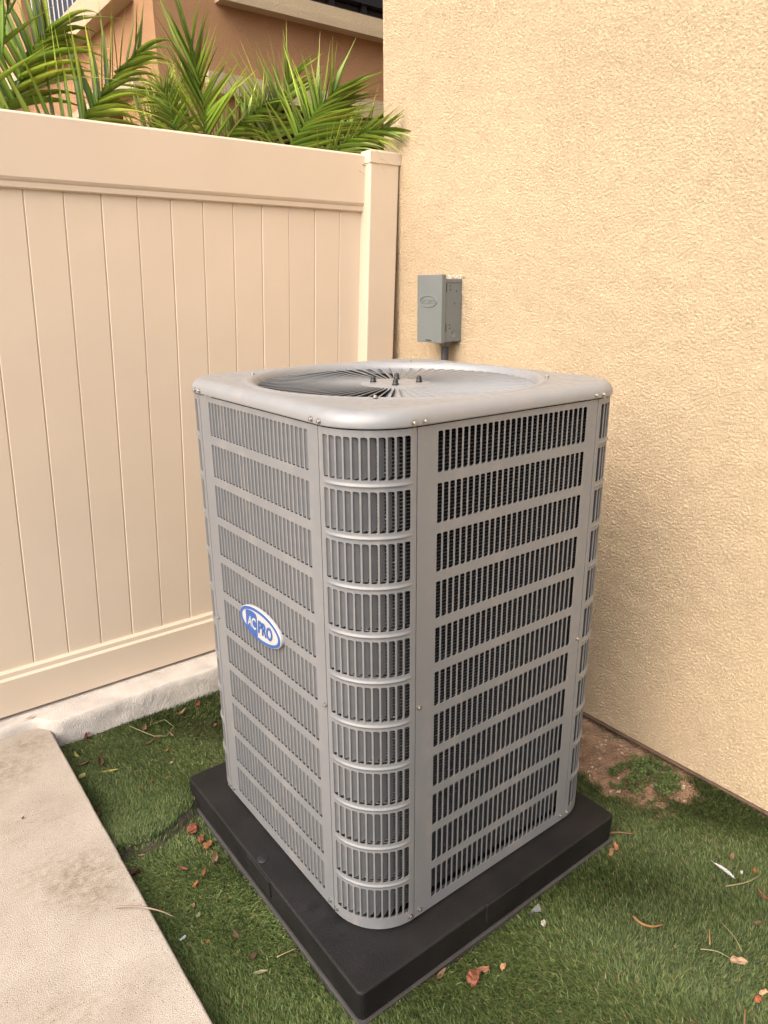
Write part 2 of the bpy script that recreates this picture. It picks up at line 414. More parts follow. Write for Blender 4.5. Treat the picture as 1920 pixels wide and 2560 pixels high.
# sidewalk: slab with rounded arris
e = .012
prof = [(-1.6, -.06), (-.352, -.06), (-.352, .038)] + [(-.359+.007*math.cos(R(90*k/5)), .044+.008*math.sin(R(90*k/5))) for k in range(6)] + [(-1.6, .052)]
V, F = [], []
ny = 150
for i in range(ny+1):
    y = -5.0+(1.505+5.0)*i/ny
    for p, q in prof:
        j = .0016*noise.noise((y*6, 3, 0))+.0014*noise.noise((y*35, q*60, 7)) if p > -1 else 0
        V.append((p+j, y, q + (.0015*noise.noise((y*25, p*20, 1)) if q > .02 else 0)))
k = len(prof)
for i in range(ny):
    for j in range(k): F.append((i*k+j, (i+1)*k+j, (i+1)*k+(j+1) % k, i*k+(j+1) % k))
F.append(tuple(range(k))); F.append(tuple(range(ny*k, ny*k+k))[::-1])
me = mesh('sidewalk', V, F, M['walk'], False)
bm = bmesh.new(); bm.from_mesh(me); bmesh.ops.recalc_face_normals(bm, faces=bm.faces); bm.to_mesh(me); bm.free()
struct('sidewalk', me)

# kerb under the fence: rough cast footing
V, F = [], []
n = 620; rows = 27
for i in range(n+1):
    x = -1.0 + 2.29*i/n if i else -2.6
    fr = 1.437 + .068*(1/(1+math.exp((x+.365)/.012)))
    for j in range(rows):
        if j < 9: t = (j/8)**.6; y = 1.76+(fr+.012-1.76)*t; z = .092-.004*t
        else:
            t = (j-9)/17; a = min(1, t*4)*math.pi/2
            y = fr+.012-.012*math.sin(a)-.012*t; z = .088-.006*(1-math.cos(a))-.15*max(0, t-.08)
        rough = 1 if j >= 8 else .3
        q = noise.noise((x*14, y*18, z*20))*.0028+noise.noise((x*50, y*60, z*70))*.0014+noise.noise((x*130, y*140, z*150))*.0012+noise.noise((x*5, 0, 3))*.006
        V.append((x, y+q*rough, z+q*.45*rough))
for i in range(n):
    for j in range(rows-1): F.append((i*rows+j, i*rows+j+1, (i+1)*rows+j+1, (i+1)*rows+j))
me = mesh('kerb', V, F, M['kerb'], True)
tag(put('kerb', me), kind='structure')

# ------------------------------------------------------------------ house wall on the right
h = thing('house', (XW, 1.64, 0), 'cream stucco house wall close behind the grey unit, filling the right side', 'house')
HX, HY = XW, 1.64
def hp(name, me): return put(name, me, h)
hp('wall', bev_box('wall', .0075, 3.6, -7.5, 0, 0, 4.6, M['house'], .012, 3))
# spattered stucco coat: real relief, fine where the photograph looks, coarse beyond
fy = np.arange(-2.25, -.011, .0036); fz = np.arange(.004, 2.75, .0036)
def lumps(ny_, nz_, step, lo, hi, seed):
    r = np.random.default_rng(seed); f = np.fft.rfft2(r.standard_normal((ny_, nz_)))
    k = np.hypot(np.fft.fftfreq(ny_, step)[:, None], np.fft.rfftfreq(nz_, step)[None, :])
    band = np.exp(-(np.maximum(k-1/lo, 0)*lo*1.4)**2)*(1-np.exp(-(k*hi)**2))
    g = np.fft.irfft2(f*band, s=(ny_, nz_)); return g/g.std()
hgt_ = np.tanh(lumps(len(fy), len(fz), .0036, .0080, .0145, 4)*1.1+.25)*.0026+lumps(len(fy), len(fz), .0036, .12, .5, 9)*.0006
ya = np.concatenate([[-7.5, -6, -5, -4, -3.2, -2.5], fy, [-.006, -.001]]); za = np.concatenate([[0.0], fz, [2.9, 3.4, 4.0, 4.6]])
H = np.zeros((len(ya), len(za))); H[6:-2, 1:-4] = hgt_; H[-1, :] = -.0085
P_ = np.stack([np.broadcast_to(-H, H.shape), np.broadcast_to(ya[:, None], H.shape), np.broadcast_to(za[None, :], H.shape)], 2).reshape(-1, 3)
a_, b_ = np.meshgrid(np.arange(len(ya)-1), np.arange(len(za)-1), indexing='ij'); i0 = (a_*len(za)+b_).ravel()
Q_ = np.stack([i0, i0+1, i0+len(za)+1, i0+len(za)], 1).astype(np.int32)
rc_ = bpy.data.meshes.new('stucco_coat'); rc_.vertices.add(len(P_)); rc_.vertices.foreach_set('co', P_.astype(np.float32).ravel())
rc_.loops.add(Q_.size); rc_.loops.foreach_set('vertex_index', Q_.ravel()); rc_.polygons.add(len(Q_)); rc_.polygons.foreach_set('loop_start', np.arange(len(Q_), dtype=np.int32)*4)
rc_.update(calc_edges=True); rc_.polygons.foreach_set('use_smooth', [True]*len(Q_)); rc_.materials.append(M['house'])
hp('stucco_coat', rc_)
hp('weep_screed', extrude_profile('weep_screed', [(-.004, -.012), (.03, -.012), (.03, -.002), (.012, -.002), (-.004, -.006)], -7.5, -.002, 'y', M['foundation']))
hp('foundation', bev_box('foundation', .022, 3.5, -7.45, -.03, -.4, -.0125, M['foundation'], 0))

# ------------------------------------------------------------------ neighbour building behind the fence
NX, NY = .984, 3.2
nb = thing('neighbour_building', (NX, NY, 0), 'tan stucco building beyond the fence with cream ledges and dark windows', 'building')
def npart(name, me, parent=None): return put(name, me, parent or nb)
def wall_cells(fixed, axis, us, zs, holes, th=.16):
    """wall with real openings, made of abutting blocks merged in one mesh; axis 'x' wall runs along x"""
    V, F = [], []
    for i in range(len(us)-1):
        for j in range(len(zs)-1):
            u0, u1, z0, z1 = us[i], us[i+1], zs[j], zs[j+1]
            if any(a <= u0+1e-6 and u1 <= b+1e-6 and c <= z0+1e-6 and z1 <= d+1e-6 for a, b, c, d in holes): continue
            o = len(V)
            for (a, t, z) in ((u0, 0, z0), (u1, 0, z0), (u1, 0, z1), (u0, 0, z1), (u0, th, z0), (u1, th, z0), (u1, th, z1), (u0, th, z1)):
                V.append((a, t, z) if axis == 'x' else (t, a, z))
            F += [(o, o+1, o+2, o+3), (o+4, o+7, o+6, o+5), (o, o+4, o+5, o+1), (o+1, o+5, o+6, o+2), (o+2, o+6, o+7, o+3), (o+3, o+7, o+4, o)]
    me = mesh('wall', V, F, M['tan'])
    bm = bmesh.new(); bm.from_mesh(me)
    bmesh.ops.remove_doubles(bm, verts=bm.verts, dist=1e-4)
    seen = {}
    for f in bm.faces: seen.setdefault(tuple(sorted(v.index for v in f.verts)), []).append(f)
    dead = [f for v in seen.values() if len(v) > 1 for f in v]
    bmesh.ops.delete(bm, geom=dead, context='FACES_ONLY')
    bmesh.ops.recalc_face_normals(bm, faces=bm.faces); bm.to_mesh(me); bm.free()
    return me
UZ0, UZ1 = 3.205, 4.7
npart('wall', wall_cells(0, 'x', [0, .50, 2.50, 3.6], [-.2, 1.2, 2.62, UZ0, UZ1, 6], [(.50, 2.50, 1.2, 2.62), (.50, 2.50, UZ0, UZ1)]))
LZ0 = 3.335
wl = wall_cells(0, 'y', [.16, .62, 2.62, 6.5], [-.2, 1.2, 2.62, LZ0, 4.9, 6], [(.62, 2.62, 1.2, 2.62), (.62, 2.62, LZ0, 4.9)])
npart('wall', wl)
def ledge(name, prof, a, b, axis):
    return npart(name, extrude_profile(name, prof, a, b, axis, M['trim']))
# right-hand wall trims (project towards -y)
ledge('sill_ledge', [(-.085, 3.085), (-.001, 3.085), (-.001, 3.202), (-.05, 3.202), (-.052, 3.135), (-.085, 3.128)], .36, 2.7, 'x')
ledge('head_trim', [(-.05, 2.630), (-.001, 2.630), (-.001, 2.735), (-.05, 2.735)], .27, 2.7, 'x')
# left-hand wall trims (project towards -x)
ledge('sill_ledge', [(-.10, 3.10), (-.001, 3.10), (-.001, 3.332), (-.03, 3.332), (-.032, 3.19), (-.10, 3.175)], .27, 6.3, 'y')
ledge('head_trim', [(-.05, 2.660), (-.001, 2.660), (-.001, 2.735), (-.05, 2.735)], .26, 6.3, 'y')
def window(x0, x1, z0, z1, axis, bars, railz):
    f = .05; d0, d1 = .07, .12
    V, F = [], []
    def b(a0, a1, c0, c1, e0=d0, e1=d1):
        o = len(V)
        for (a, t, z) in ((a0, e0, c0), (a1, e0, c0), (a1, e0, c1), (a0, e0, c1), (a0, e1, c0), (a1, e1, c0), (a1, e1, c1), (a0, e1, c1)):
            V.append((a, t, z) if axis == 'x' else (t, a, z))
        F.extend([(o, o+1, o+2, o+3), (o+4, o+7, o+6, o+5), (o, o+4, o+5, o+1), (o+1, o+5, o+6, o+2), (o+2, o+6, o+7, o+3), (o+3, o+7, o+4, o)])
    b(x0, x1, z0, z0+f); b(x0, x1, z1-f, z1); b(x0, x0+f, z0+f, z1-f); b(x1-f, x1, z0+f, z1-f)
    for q in bars: b(q-.02, q+.02, z0+f, z1-f, d0+.008, d1-.008)
    for q in railz: b(x0+f, x1-f, q-.03, q+.03, d0-.012, d1+.004)
    w_ = npart('window', mesh('window', V, F, M['frame']))
    V2 = [(x0, .1, z0), (x1, .1, z0), (x1, .1, z1), (x0, .1, z1)]
    V2 = V2 + [(a, .106, c) for a, _, c in V2]
    if axis == 'y': V2 = [(b_, a, c) for a, b_, c in V2]
    put('pane', mesh('pane', V2, [(0, 1, 2, 3), (7, 6, 5, 4), (0, 4, 5, 1), (1, 5, 6, 2), (2, 6, 7, 3), (3, 7, 4, 0)], M['glass']), w_)
window(.50, 2.50, 1.2, 2.62, 'x', [1.2, 1.8], [])
window(.50, 2.50, UZ0, UZ1, 'x', [.95, 1.2, 1.45, 1.7, 1.95, 2.2], [UZ0+.13])
window(.62, 2.62, 1.2, 2.62, 'y', [1.3, 2.0], [])
window(.62, 2.62, LZ0, 4.9, 'y', [], [])
bal = bev_box('baluster', -.005, .005, -.006, .006, 0, 1.0, M['baluster'], .003, 1)
for k in range(17):
    put('baluster', bal, nb, (.045, .70+k*.112, LZ0+.001))
npart('handrail', bev_box('handrail', .02, .07, .625, 2.615, LZ0+1.002, LZ0+1.05, M['baluster'], .006, 1))
# rest of the building's bulk behind the two faces
npart('roof', bev_box('roof', -.25, 3.7, -.25, 6.6, 6.002, 6.2, M['trim'], .01, 1))
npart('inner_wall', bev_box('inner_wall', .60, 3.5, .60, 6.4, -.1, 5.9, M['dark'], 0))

# ------------------------------------------------------------------ vinyl fence
fence = thing('fence', (XW-.1, YF, .1), 'beige vinyl privacy fence of vertical boards between rails behind the unit', 'fence')
FO = Vector((XW-.1, YF, .1))
def fp(name, me): 
    for v in me.vertices: v.co.x += .0455*(v.co.z-1.9)      # the fence leans a little towards the house
    o = put(name, me, fence, -FO); return o
PX0, PX1, PY0, PY1 = 1.157, 1.307, 1.5206, 1.6290
FX0 = -2.35
# rails: front lip profile along x
top = [(YF-.030, 1.905), (YF-.032, 2.083), (YF-.026, 2.090), (YF+.026, 2.090), (YF+.032, 2.083), (YF+.030, 1.872), (YF-.016, 1.872), (YF-.021, 1.876), (YF-.022, 1.892), (YF-.026, 1.897)]
fp('top_rail', extrude_profile('top_rail', top, FX0, PX0+.01, 'x', M['vinyl']))
bot = [(YF-.030, .103), (YF-.031, .238), (YF-.026, .243), (YF-.023, .246), (YF-.022, .262), (YF-.016, .268), (YF+.030, .268), (YF+.030, .103)]
fp('bottom_rail', extrude_profile('bottom_rail', bot, FX0, PX0+.01, 'x', M['vinyl']))
bw = .1205; gap = .0013
bprof_n = 0
x = 1.0515
edges = [PX0+.008, x]
while x > FX0: x -= bw; edges.append(x)
for a, b in zip(edges[1:], edges[:-1]):
    wd = b-a
    dy = random.uniform(-.0008, .0008)
    prof = [(0, .016), (0, .0022), (.0030, 0), (wd-gap-.0032, 0), (wd-gap, .0022), (wd-gap, .016)]
    V = [(a+p, YF-.006+q+dy, z) for z in (.262, 1.885) for p, q in prof]
    k = len(prof)
    F = [(j, (j+1) % k, k+(j+1) % k, k+j) for j in range(k)]
    fp('board', mesh('board', V, F, M['vinyl']))
fp('post', bev_box('post', PX0, PX1, PY0, PY1, .06, 2.062, M['vinyl'], .006, 3))
cp = []
V = []
for (ex, z) in ((.004, 2.056), (.004, 2.098), (.001, 2.103), (-.022, 2.110)):
    V += [(PX0-ex, PY0-ex, z), (PX1+ex, PY0-ex, z), (PX1+ex, PY1+ex, z), (PX0-ex, PY1+ex, z)]
F = [(3, 2, 1, 0)]
for j in range(3):
    for i in range(4): F.append((j*4+i, j*4+(i+1) % 4, (j+1)*4+(i+1) % 4, (j+1)*4+i))
F.append((12, 13, 14, 15))
fp('post_cap', mesh('post_cap', V, F, M['vinyl']))
fp('post', bev_box('post', FX0-.107, FX0, PY0, PY1, .06, 2.062, M['vinyl'], .006, 3))

# ------------------------------------------------------------------ equipment pad
pad = thing('equipment_pad', (SX0, SY0, 0), 'black textured plastic equipment pad under the grey unit', 'equipment pad')
PO = Vector((SX0, SY0, 0))
bm = bmesh.new(); bmesh.ops.create_cube(bm, size=1)
for v in bm.verts:
    v.co = Vector((SX0+(v.co.x+.5)*(SX1-SX0), SY0+(v.co.y+.5)*(SY1-SY0), .0+(v.co.z+.5)*HS))
    if v.co.z < .01:
        v.co.x += .003 if v.co.x < .4 else -.003; v.co.y += .003 if v.co.y < .4 else -.003
vert = [e_ for e_ in bm.edges if abs(e_.verts[0].co.z-e_.verts[1].co.z) > .05]
bmesh.ops.bevel(bm, geom=vert, offset=.016, segments=4, profile=.5, affect='EDGES')
topf = [e_ for e_ in bm.edges if all(v.co.z > HS-.001 for v in e_.verts) and len(e_.link_faces) == 2 and any(abs(f.normal.z) < .5 for f in e_.link_faces)]
bmesh.ops.bevel(bm, geom=topf, offset=.006, segments=3, profile=.5, affect='EDGES')
put('body', frombm('body', bm, M['pad'], False), pad, -PO)
put('skirt', bev_box('skirt', SX0-.004, SX1+.004, SY0-.004, SY1+.004, -.05, -.001, M['spacer'], .003, 1), pad, -PO)
put('end_clip', bev_box('end_clip', SX0-.0035, SX0+.006, .325, .452, .03, HS-.0015, M['pad'], .002, 2), pad, -PO)
put('end_clip', bev_box('end_clip', .312, .440, SY0-.0035, SY0+.006, .03, HS+.0030, M['pad'], .002, 2), pad, -PO)
put('plug', lathe('plug', [(.0155, 0), (.0155, .0012), (.0145, .002), (.0, .002)], M['blackplastic'], 24), pad, Vector((-.0565, .408, HS-.0004))-PO)

# ------------------------------------------------------------------ air conditioner
ac = thing('air_conditioner', (S/2, S/2, HS), 'large grey outdoor air conditioner with louvred sides and round fan top', 'air conditioner')
AO = Vector((S/2, S/2, HS))
def ap(name, me, parent=None, mw=None):
    """mesh in coordinates about the unit's axis at pad height"""
    return put(name, me, parent or ac, mw=mw if mw is not None else Matrix.Identity(4))
HALF = S/2
SIDE_L = S-2*C
FLAT = C-RC
CORN_L = RC*math.pi/2+2*FLAT
def map_side(s, d):          # left face (x = 0 plane): s runs from far (+y) to near; d outward
    return (-HALF-d, HALF-C-s)
def map_corner(s, d):        # near corner, from left face to right face
    if s < FLAT: return (-HALF-d, -HALF+C-s)
    if s > CORN_L-FLAT: return (-HALF+RC+(s-CORN_L+FLAT), -HALF-d)
    a = math.pi+(s-FLAT)/RC
    return (-HALF+RC+(RC+d)*math.cos(a), -HALF+RC+(RC+d)*math.sin(a))
ROWH, PITCHZ, NROW = .0859, .10874, 11
Z1 = 1.2948
rowsz = [(Z1-ROWH-i*PITCHZ-HS, Z1-i*PITCHZ-HS) for i in range(NROW)][::-1]   # bottom to top
PZ0, PZ1 = ZB-HS, ZT-HS
SP, SWD = .0177, .0137
def panel(name, fmap, L, s_first, nslot, rib):
    V, F = [], []; idx = {}
    def vert(s, z, d=0):
        key = (round(s, 5), round(z, 5), round(d, 5))
        if key not in idx:
            x, y = fmap(s, d); idx[key] = len(V); V.append((x, y, z))
        return idx[key]
    cells = [s_first-(SP-SWD)/2+i*SP for i in range(nslot+1)]
    slines = [.0012, .004] + list(np.linspace(.004, cells[0], 4)[1:-1]) + cells + list(np.linspace(cells[-1], L-.004, 4)[1:-1]) + [L-.004, L-.0012]
    def band(z0, z1, ribbed):
        m_ = 12 if ribbed else 1
        zl = [z0+(z1-z0)*i/m_ for i in range(m_+1)]
        def dd(s, z):
            if not ribbed: return 0
            c = (z0+z1)/2; q = math.exp(-((z-c)/.0030)**2)*.0030
            e_ = min(1, max(0, (s-.022)/.012), max(0, (L-.022-s)/.012)); e_ = e_*e_*(3-2*e_)
            return q*e_
        for j in range(m_):
            for i in range(len(slines)-1):
                a, b = slines[i], slines[i+1]
                F.append((vert(a, zl[j], dd(a, zl[j])), vert(b, zl[j], dd(b, zl[j])), vert(b, zl[j+1], dd(b, zl[j+1])), vert(a, zl[j+1], dd(a, zl[j+1]))))
    mz = .0022
    prev = PZ0
    for r, (za, zb) in enumerate(rowsz):
        band(prev, za-mz, rib and r > 0)
        # side margins of this row
        for i in range(len(slines)-1):
            a, b = slines[i], slines[i+1]
            if b <= cells[0]+1e-6 or a >= cells[-1]-1e-6:
                F.append((vert(a, za-mz), vert(b, za-mz), vert(b, zb+mz), vert(a, zb+mz)))
        for i in range(nslot):
            a, b = cells[i], cells[i+1]; ha, hb = a+(SP-SWD)/2, b-(SP-SWD)/2
            rr = .0050; r2 = .0012
            hole = [(ha, za+r2), (ha+r2, za)]
            hole += [(hb-rr+rr*math.sin(R(t)), za+rr-rr*math.cos(R(t))) for t in (0, 22, 45, 68, 90)]
            hole += [(hb-rr+rr*math.cos(R(t)), zb-rr+rr*math.sin(R(t))) for t in (0, 22, 45, 68, 90)]
            hole += [(ha+r2, zb), (ha, zb-r2)]
            hv = [vert(s, z) for s, z in hole]
            cv = [vert(a, za-mz), vert(b, za-mz), vert(b, zb+mz), vert(a, zb+mz)]
            n_ = len(hv)
            F.append((cv[0], cv[1], hv[1])); F.append((cv[0], hv[1], hv[0]))
            for q in range(1, 6):
                F.append((hv[q], cv[1], hv[q+1]))
            F.append((cv[1], cv[2], hv[7], hv[6]))
            for q in range(7, 12): F.append((hv[q], cv[2], hv[q+1]))
            F.append((cv[2], cv[3], hv[12])); F.append((cv[3], hv[13], hv[12])); F.append((cv[3], cv[0], hv[0], hv[13]))
            dv = [vert(s, z, -.0013) for s, z in hole]
            for q in range(n_): F.append((hv[q], hv[(q+1) % n_], dv[(q+1) % n_], dv[q]))
        prev = zb+mz
    band(prev, PZ1, False)
    # folded-in vertical and horizontal edges
    zs_ = sorted({round(v[2], 5) for v in V})
    for sa, sgn in ((.0012, -1), (L-.0012, 1)):
        F.append((vert(sa, PZ0), vert(sa, PZ1), vert(sa+sgn*.0008, PZ1, -.001), vert(sa+sgn*.0008, PZ0, -.001)) if False else (vert(sa, PZ0), vert(sa, PZ1), vert(sa, PZ1, -.012), vert(sa, PZ0, -.012)))
    for i in range(len(slines)-1):
        a, b = slines[i], slines[i+1]
        F.append((vert(a, PZ0), vert(b, PZ0), vert(b, PZ0, -.012), vert(a, PZ0, -.012)))
    me = mesh(name, V, F, M['paint'])
    bm = bmesh.new(); bm.from_mesh(me); bmesh.ops.recalc_face_normals(bm, faces=bm.faces)
    if rib:
        for f in bm.faces: f.smooth = True
        for e_ in bm.edges:
            if len(e_.link_faces) == 2 and e_.calc_face_angle(0) > .6: e_.smooth = False
    bm.to_mesh(me); bm.free()
    return me
NS_SIDE, NS_CORN = 27, 11
sf_side = (SIDE_L-((NS_SIDE-1)*SP+SWD))/2
sf_side = HALF-C-(.6547-HALF)       # measured: first slot starts at y = .6547
sf_corn = (CORN_L-((NS_CORN-1)*SP+SWD))/2
me_side = panel('side_panel', map_side, SIDE_L, sf_side, NS_SIDE, False)
me_corn = panel('corner_panel', map_corner, CORN_L, sf_corn, NS_CORN, True)
sides, corners = [], []
for k in range(4):
    rot = Matrix.Rotation(math.pi/2*k, 4, 'Z')
    sides.append(ap('side_panel', me_side, None, rot)); corners.append(ap('corner_panel', me_corn, None, rot))
# louvre vane: hinged on the slot's left edge, bent inwards
vp = [(0, -.0008), (.0004, -.0030), (.0014, -.0052), (.0040, -.0080), (.0080, -.0120), (.0120, -.0160)]
V, F = [], []
hz = ROWH-.0016
for (s_, d_) in vp: V += [(s_, d_, .0008), (s_, d_, hz)]
off = len(V)
rc = .006
V[-2] = (vp[-1][0], vp[-1][1], .0008+rc); V[-1] = (vp[-1][0], vp[-1][1], hz-rc)
V[-4] = (vp[-2][0], vp[-2][1], .0008+.0012); V[-3] = (vp[-2][0], vp[-2][1], hz-.0012)
for i in range(len(vp)-1): F.append((2*i, 2*i+2, 2*i+3, 2*i+1))
# local frame of the vane: x = along s, y = outward d
vane = mesh('louvre', V, F, M['paint'], True)
def vane_matrix(fmap, s, z):
    p = Vector(fmap(s, 0)); t = (Vector(fmap(s+.006, 0))-Vector(fmap(s, 0))).normalized()
    out = Vector((t.y, -t.x))
    # map orientation: outward is to the right of t seen from above for this path
    q = Vector(fmap(s, .01))-p
    if q.dot(out) < 0: out = -out
    m = Matrix(((t.x, out.x, 0, p.x), (t.y, out.y, 0, p.y), (0, 0, 1, z), (0, 0, 0, 1)))
    return m
rest = {}
def rest_add(key, m):
    V0, F0 = rest.setdefault(key, ([], [])); o = len(V0)
    V0.extend([(m @ Vector(v)) for v in V]); F0.extend([tuple(o+i for i in f) for f in F])
for i in range(NS_CORN):
    for za, zb in rowsz: put('louvre', vane, corners[0], mw=vane_matrix(map_corner, sf_corn+i*SP, za))
for i in range(NS_SIDE):
    for za, zb in rowsz:
        mm = vane_matrix(map_side, sf_side+i*SP, za)
        if i >= NS_SIDE-16: put('louvre', vane, sides[0], mw=mm)
        else: rest_add('side', mm)
        rest_add('right', mm)
for i in range(NS_CORN):
    for za, zb in rowsz: rest_add('corn', vane_matrix(map_corner, sf_corn+i*SP, za))
tag(put('louvre_bank', mesh('louvre_bank', *rest['side'], M['paint'], True), sides[0]), kind='stuff')
lb = mesh('louvre_bank', *rest['right'], M['paint'], True); lc = mesh('louvre_bank', *rest['corn'], M['paint'], True)
for k in (1, 2, 3):
    tag(put('louvre_bank', lb, sides[k]), kind='stuff'); tag(put('louvre_bank', lc, corners[k]), kind='stuff')

# rounded square in polar form
def rsq(th, half, r):
    c, s_ = abs(math.cos(th)), abs(math.sin(th)); k = half-r
    # flat parts
    if c > 1e-9 and half/c*s_ <= k: return half/c
    if s_ > 1e-9 and half/s_*c <= k: return half/s_
    b = k*(c+s_); return b+math.sqrt(max(0, b*b-(2*k*k-r*r)))
NT = 288
def loops(name, rows_, m, smooth=True, cap=False):
    V, F = [], []
    for fn in rows_:
        for i in range(NT):
            th = 2*math.pi*i/NT; r, z = fn(th); V.append((r*math.cos(th), r*math.sin(th), z))
    for j in range(len(rows_)-1):
        for i in range(NT): F.append((j*NT+i, j*NT+(i+1) % NT, (j+1)*NT+(i+1) % NT, (j+1)*NT+i))
    if cap: F.append(tuple((len(rows_)-1)*NT+i for i in range(NT)))
    return mesh(name, V, F, m, smooth)
def sq(off_, z): return lambda th: (rsq(th, HALF+off_, max(.02, RC+off_)), z-HS)
def ci(r, z): return lambda th: (r, z-HS)
def blend(t, off_, r, z0, z1):
    return lambda th: (rsq(th, HALF+off_, RC+off_)*(1-t)+r*t, z0+(z1-z0)*t-HS)
zc = 1.3115; O_ = .0045; rf = .030
rows_ = [sq(-.012, zc+.004), sq(O_-.003, zc), sq(O_-.001, zc), sq(O_, zc+.001), sq(O_, zc+.004), sq(O_, zc+.0075)]
for k in range(1, 9):
    a = R(90*k/8); rows_.append(sq(O_-rf*(1-math.cos(a)), zc+.0070+rf*.88*math.sin(a)))
ztop = zc+.0070+rf*.88
rows_ += [sq(O_-rf-.002, ztop+.0002)]
for t in (.12, .35, .6, .85): rows_.append(blend(t, O_-rf-.002, .3905, ztop+.0002, ztop+.001))
rows_ += [ci(.3905, ztop+.001), ci(.3885, ztop+.0017), ci(.386, ztop+.0029), ci(.382, ztop+.0035), ci(.377, ztop+.0031), ci(.372, ztop+.0018), ci(.368, ztop-.0008), ci(.364, ztop-.005), ci(.361, ztop-.009), ci(.359, ztop-.013), ci(.358, ztop-.016), ci(.3575, ztop-.055)]
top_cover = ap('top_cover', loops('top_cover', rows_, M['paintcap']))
GZT = 1.3355-HS
# fan guard: swirled slanted fins with an outer and an inner ring
V, F = [], []
NF = 66
for i in range(NF):
    a0 = 2*math.pi*i/NF; o = len(V); ns = 7
    for k in range(ns):
        t = k/(ns-1); r = .094+(.3565-.094)*t; a = a0+.06*t*t-.05*t
        er, et = Vector((math.cos(a), math.sin(a))), Vector((-math.sin(a), math.cos(a)))
        dome = -.005*(1-t*t)-(.004 if k == ns-1 else 0)
        hgt = (.011+.005*t)*(1 if k < ns-1 else .45)
        p = er*r
        for (u, zz) in ((-.0010, 0), (.0010, 0), (.0010, -.0013), (.0003-hgt*1.5, -hgt), (-.0008-hgt*1.5, -hgt), (-.0010, -.0013)):
            V.append((p.x+et.x*u, p.y+et.y*u, GZT+dome+zz))
    for k in range(ns-1):
        for j in range(6): F.append((o+k*6+j, o+k*6+(j+1) % 6, o+(k+1)*6+(j+1) % 6, o+(k+1)*6+j))
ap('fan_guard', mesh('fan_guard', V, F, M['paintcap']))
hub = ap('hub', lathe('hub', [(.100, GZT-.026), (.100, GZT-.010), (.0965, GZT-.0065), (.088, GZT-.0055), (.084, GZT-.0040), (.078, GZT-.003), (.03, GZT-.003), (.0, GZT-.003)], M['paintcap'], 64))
nut = lathe('nut', [(.0085, 0), (.0085, .004), (.0070, .005), (.0070, .010), (.0064, .013), (.0045, .0158), (.0018, .0172), (.0, .0174)], M['blackplastic'], 12)
for k in range(4):
    a = R(50+90*k); put('nut', nut, hub, (.060*math.cos(a), .060*math.sin(a), GZT-.0032))
# inside: shroud, blades, motor, coil, base pan
ap('shroud', loops('shroud', [ci(.352, 1.315), ci(.350, 1.26), ci(.345, 1.2), ci(.335, 1.19)], M['dark']))
fan = ap('fan', lathe('fan', [(.055, 1.20-HS), (.055, 1.24-HS), (.048, 1.248-HS), (.0, 1.25-HS)], M['dark'], 24))
V, F = [], []
for i in range(5):
    for j in range(7):
        r = .05+(.33-.05)*i/4; t = (j/6-.5); a = t*(1.0+.4*i/4)+.25*i/4
        V.append((r*math.cos(a), r*math.sin(a), 1.235-HS+.045*t*(.6+.6*i/4)))
for i in range(4):
    for j in range(6): F.append((i*7+j, i*7+j+1, (i+1)*7+j+1, (i+1)*7+j))
bl = mesh('blade', V, F, M['fan'], True)
for k in range(3): put('blade', bl, fan, rot=(0, 0, R(120*k+35)))
ap('motor', lathe('motor', [(.07, 1.02-HS), (.075, 1.03-HS), (.075, 1.18-HS), (.06, 1.2-HS), (.0, 1.2-HS)], M['dark'], 24))
rows_ = []
zz = .118
ins = -.024
while zz < 1.285:
    rows_ += [sq(ins-.0065, zz), sq(ins-.0022, zz+.0026), sq(ins, zz+.0036), sq(ins-.0012, zz+.0054)]
    zz += .0080
NT = 160
cm = loops('coil', rows_, M['dark'], False); cm.materials.append(M['coil'])
cm.polygons.foreach_set('material_index', [1 if (i//NT) % 4 in (1, 2) else 0 for i in range(len(cm.polygons))])
ap('coil', cm)
NT = 288
ap('base_pan', loops('base_pan', [sq(-.03, .094), sq(-.006, .094), sq(-.006, .083), sq(-.02, HS+.0005)], M['paint'], False))
ap('inner_deck', loops('inner_deck', [ci(.0, 1.19), ci(.345, 1.19)], M['dark'], False)) if False else None

# screws: hex washer heads
hexs = [(.0068, 0), (.0068, .0012), (.0050, .0014)]
V, F = [], []
n = 18
for r, z in [(.0062, -.0005), (.0062, .0011), (.0046, .0016)]:
    for i in range(n):
        a = 2*math.pi*i/n; V.append((r*math.cos(a), r*math.sin(a), z))
for r, z in [(.0040, .0016), (.0040, .0046), (.0034, .0052)]:
    for i in range(n):
        a = 2*math.pi*i/n; q = r*math.cos(math.pi/6)/math.cos((a % (math.pi/3))-math.pi/6); V.append((q*math.cos(a), q*math.sin(a), z))
for j in range(5):
    for i in range(n): F.append((j*n+i, j*n+(i+1) % n, (j+1)*n+(i+1) % n, (j+1)*n+i))
F.append(tuple(5*n+i for i in range(n)))
screw = mesh('screw', V, F, M['steel'], False)
def add_screw(fmap, s, z, k, d=0.0):
    x, y = fmap(s, d); x2, y2 = fmap(s, d+.01)
    nrm = Vector((x2-x, y2-y, 0)).normalized(); t = Vector((0, 0, 1)).cross(nrm)
    m = Matrix((t, Vector((0, 0, 1)), nrm)).transposed().to_4x4(); m.translation = Vector((x, y, z-HS))
    ap('screw', screw, None, Matrix.Rotation(math.pi/2*k, 4, 'Z') @ m)
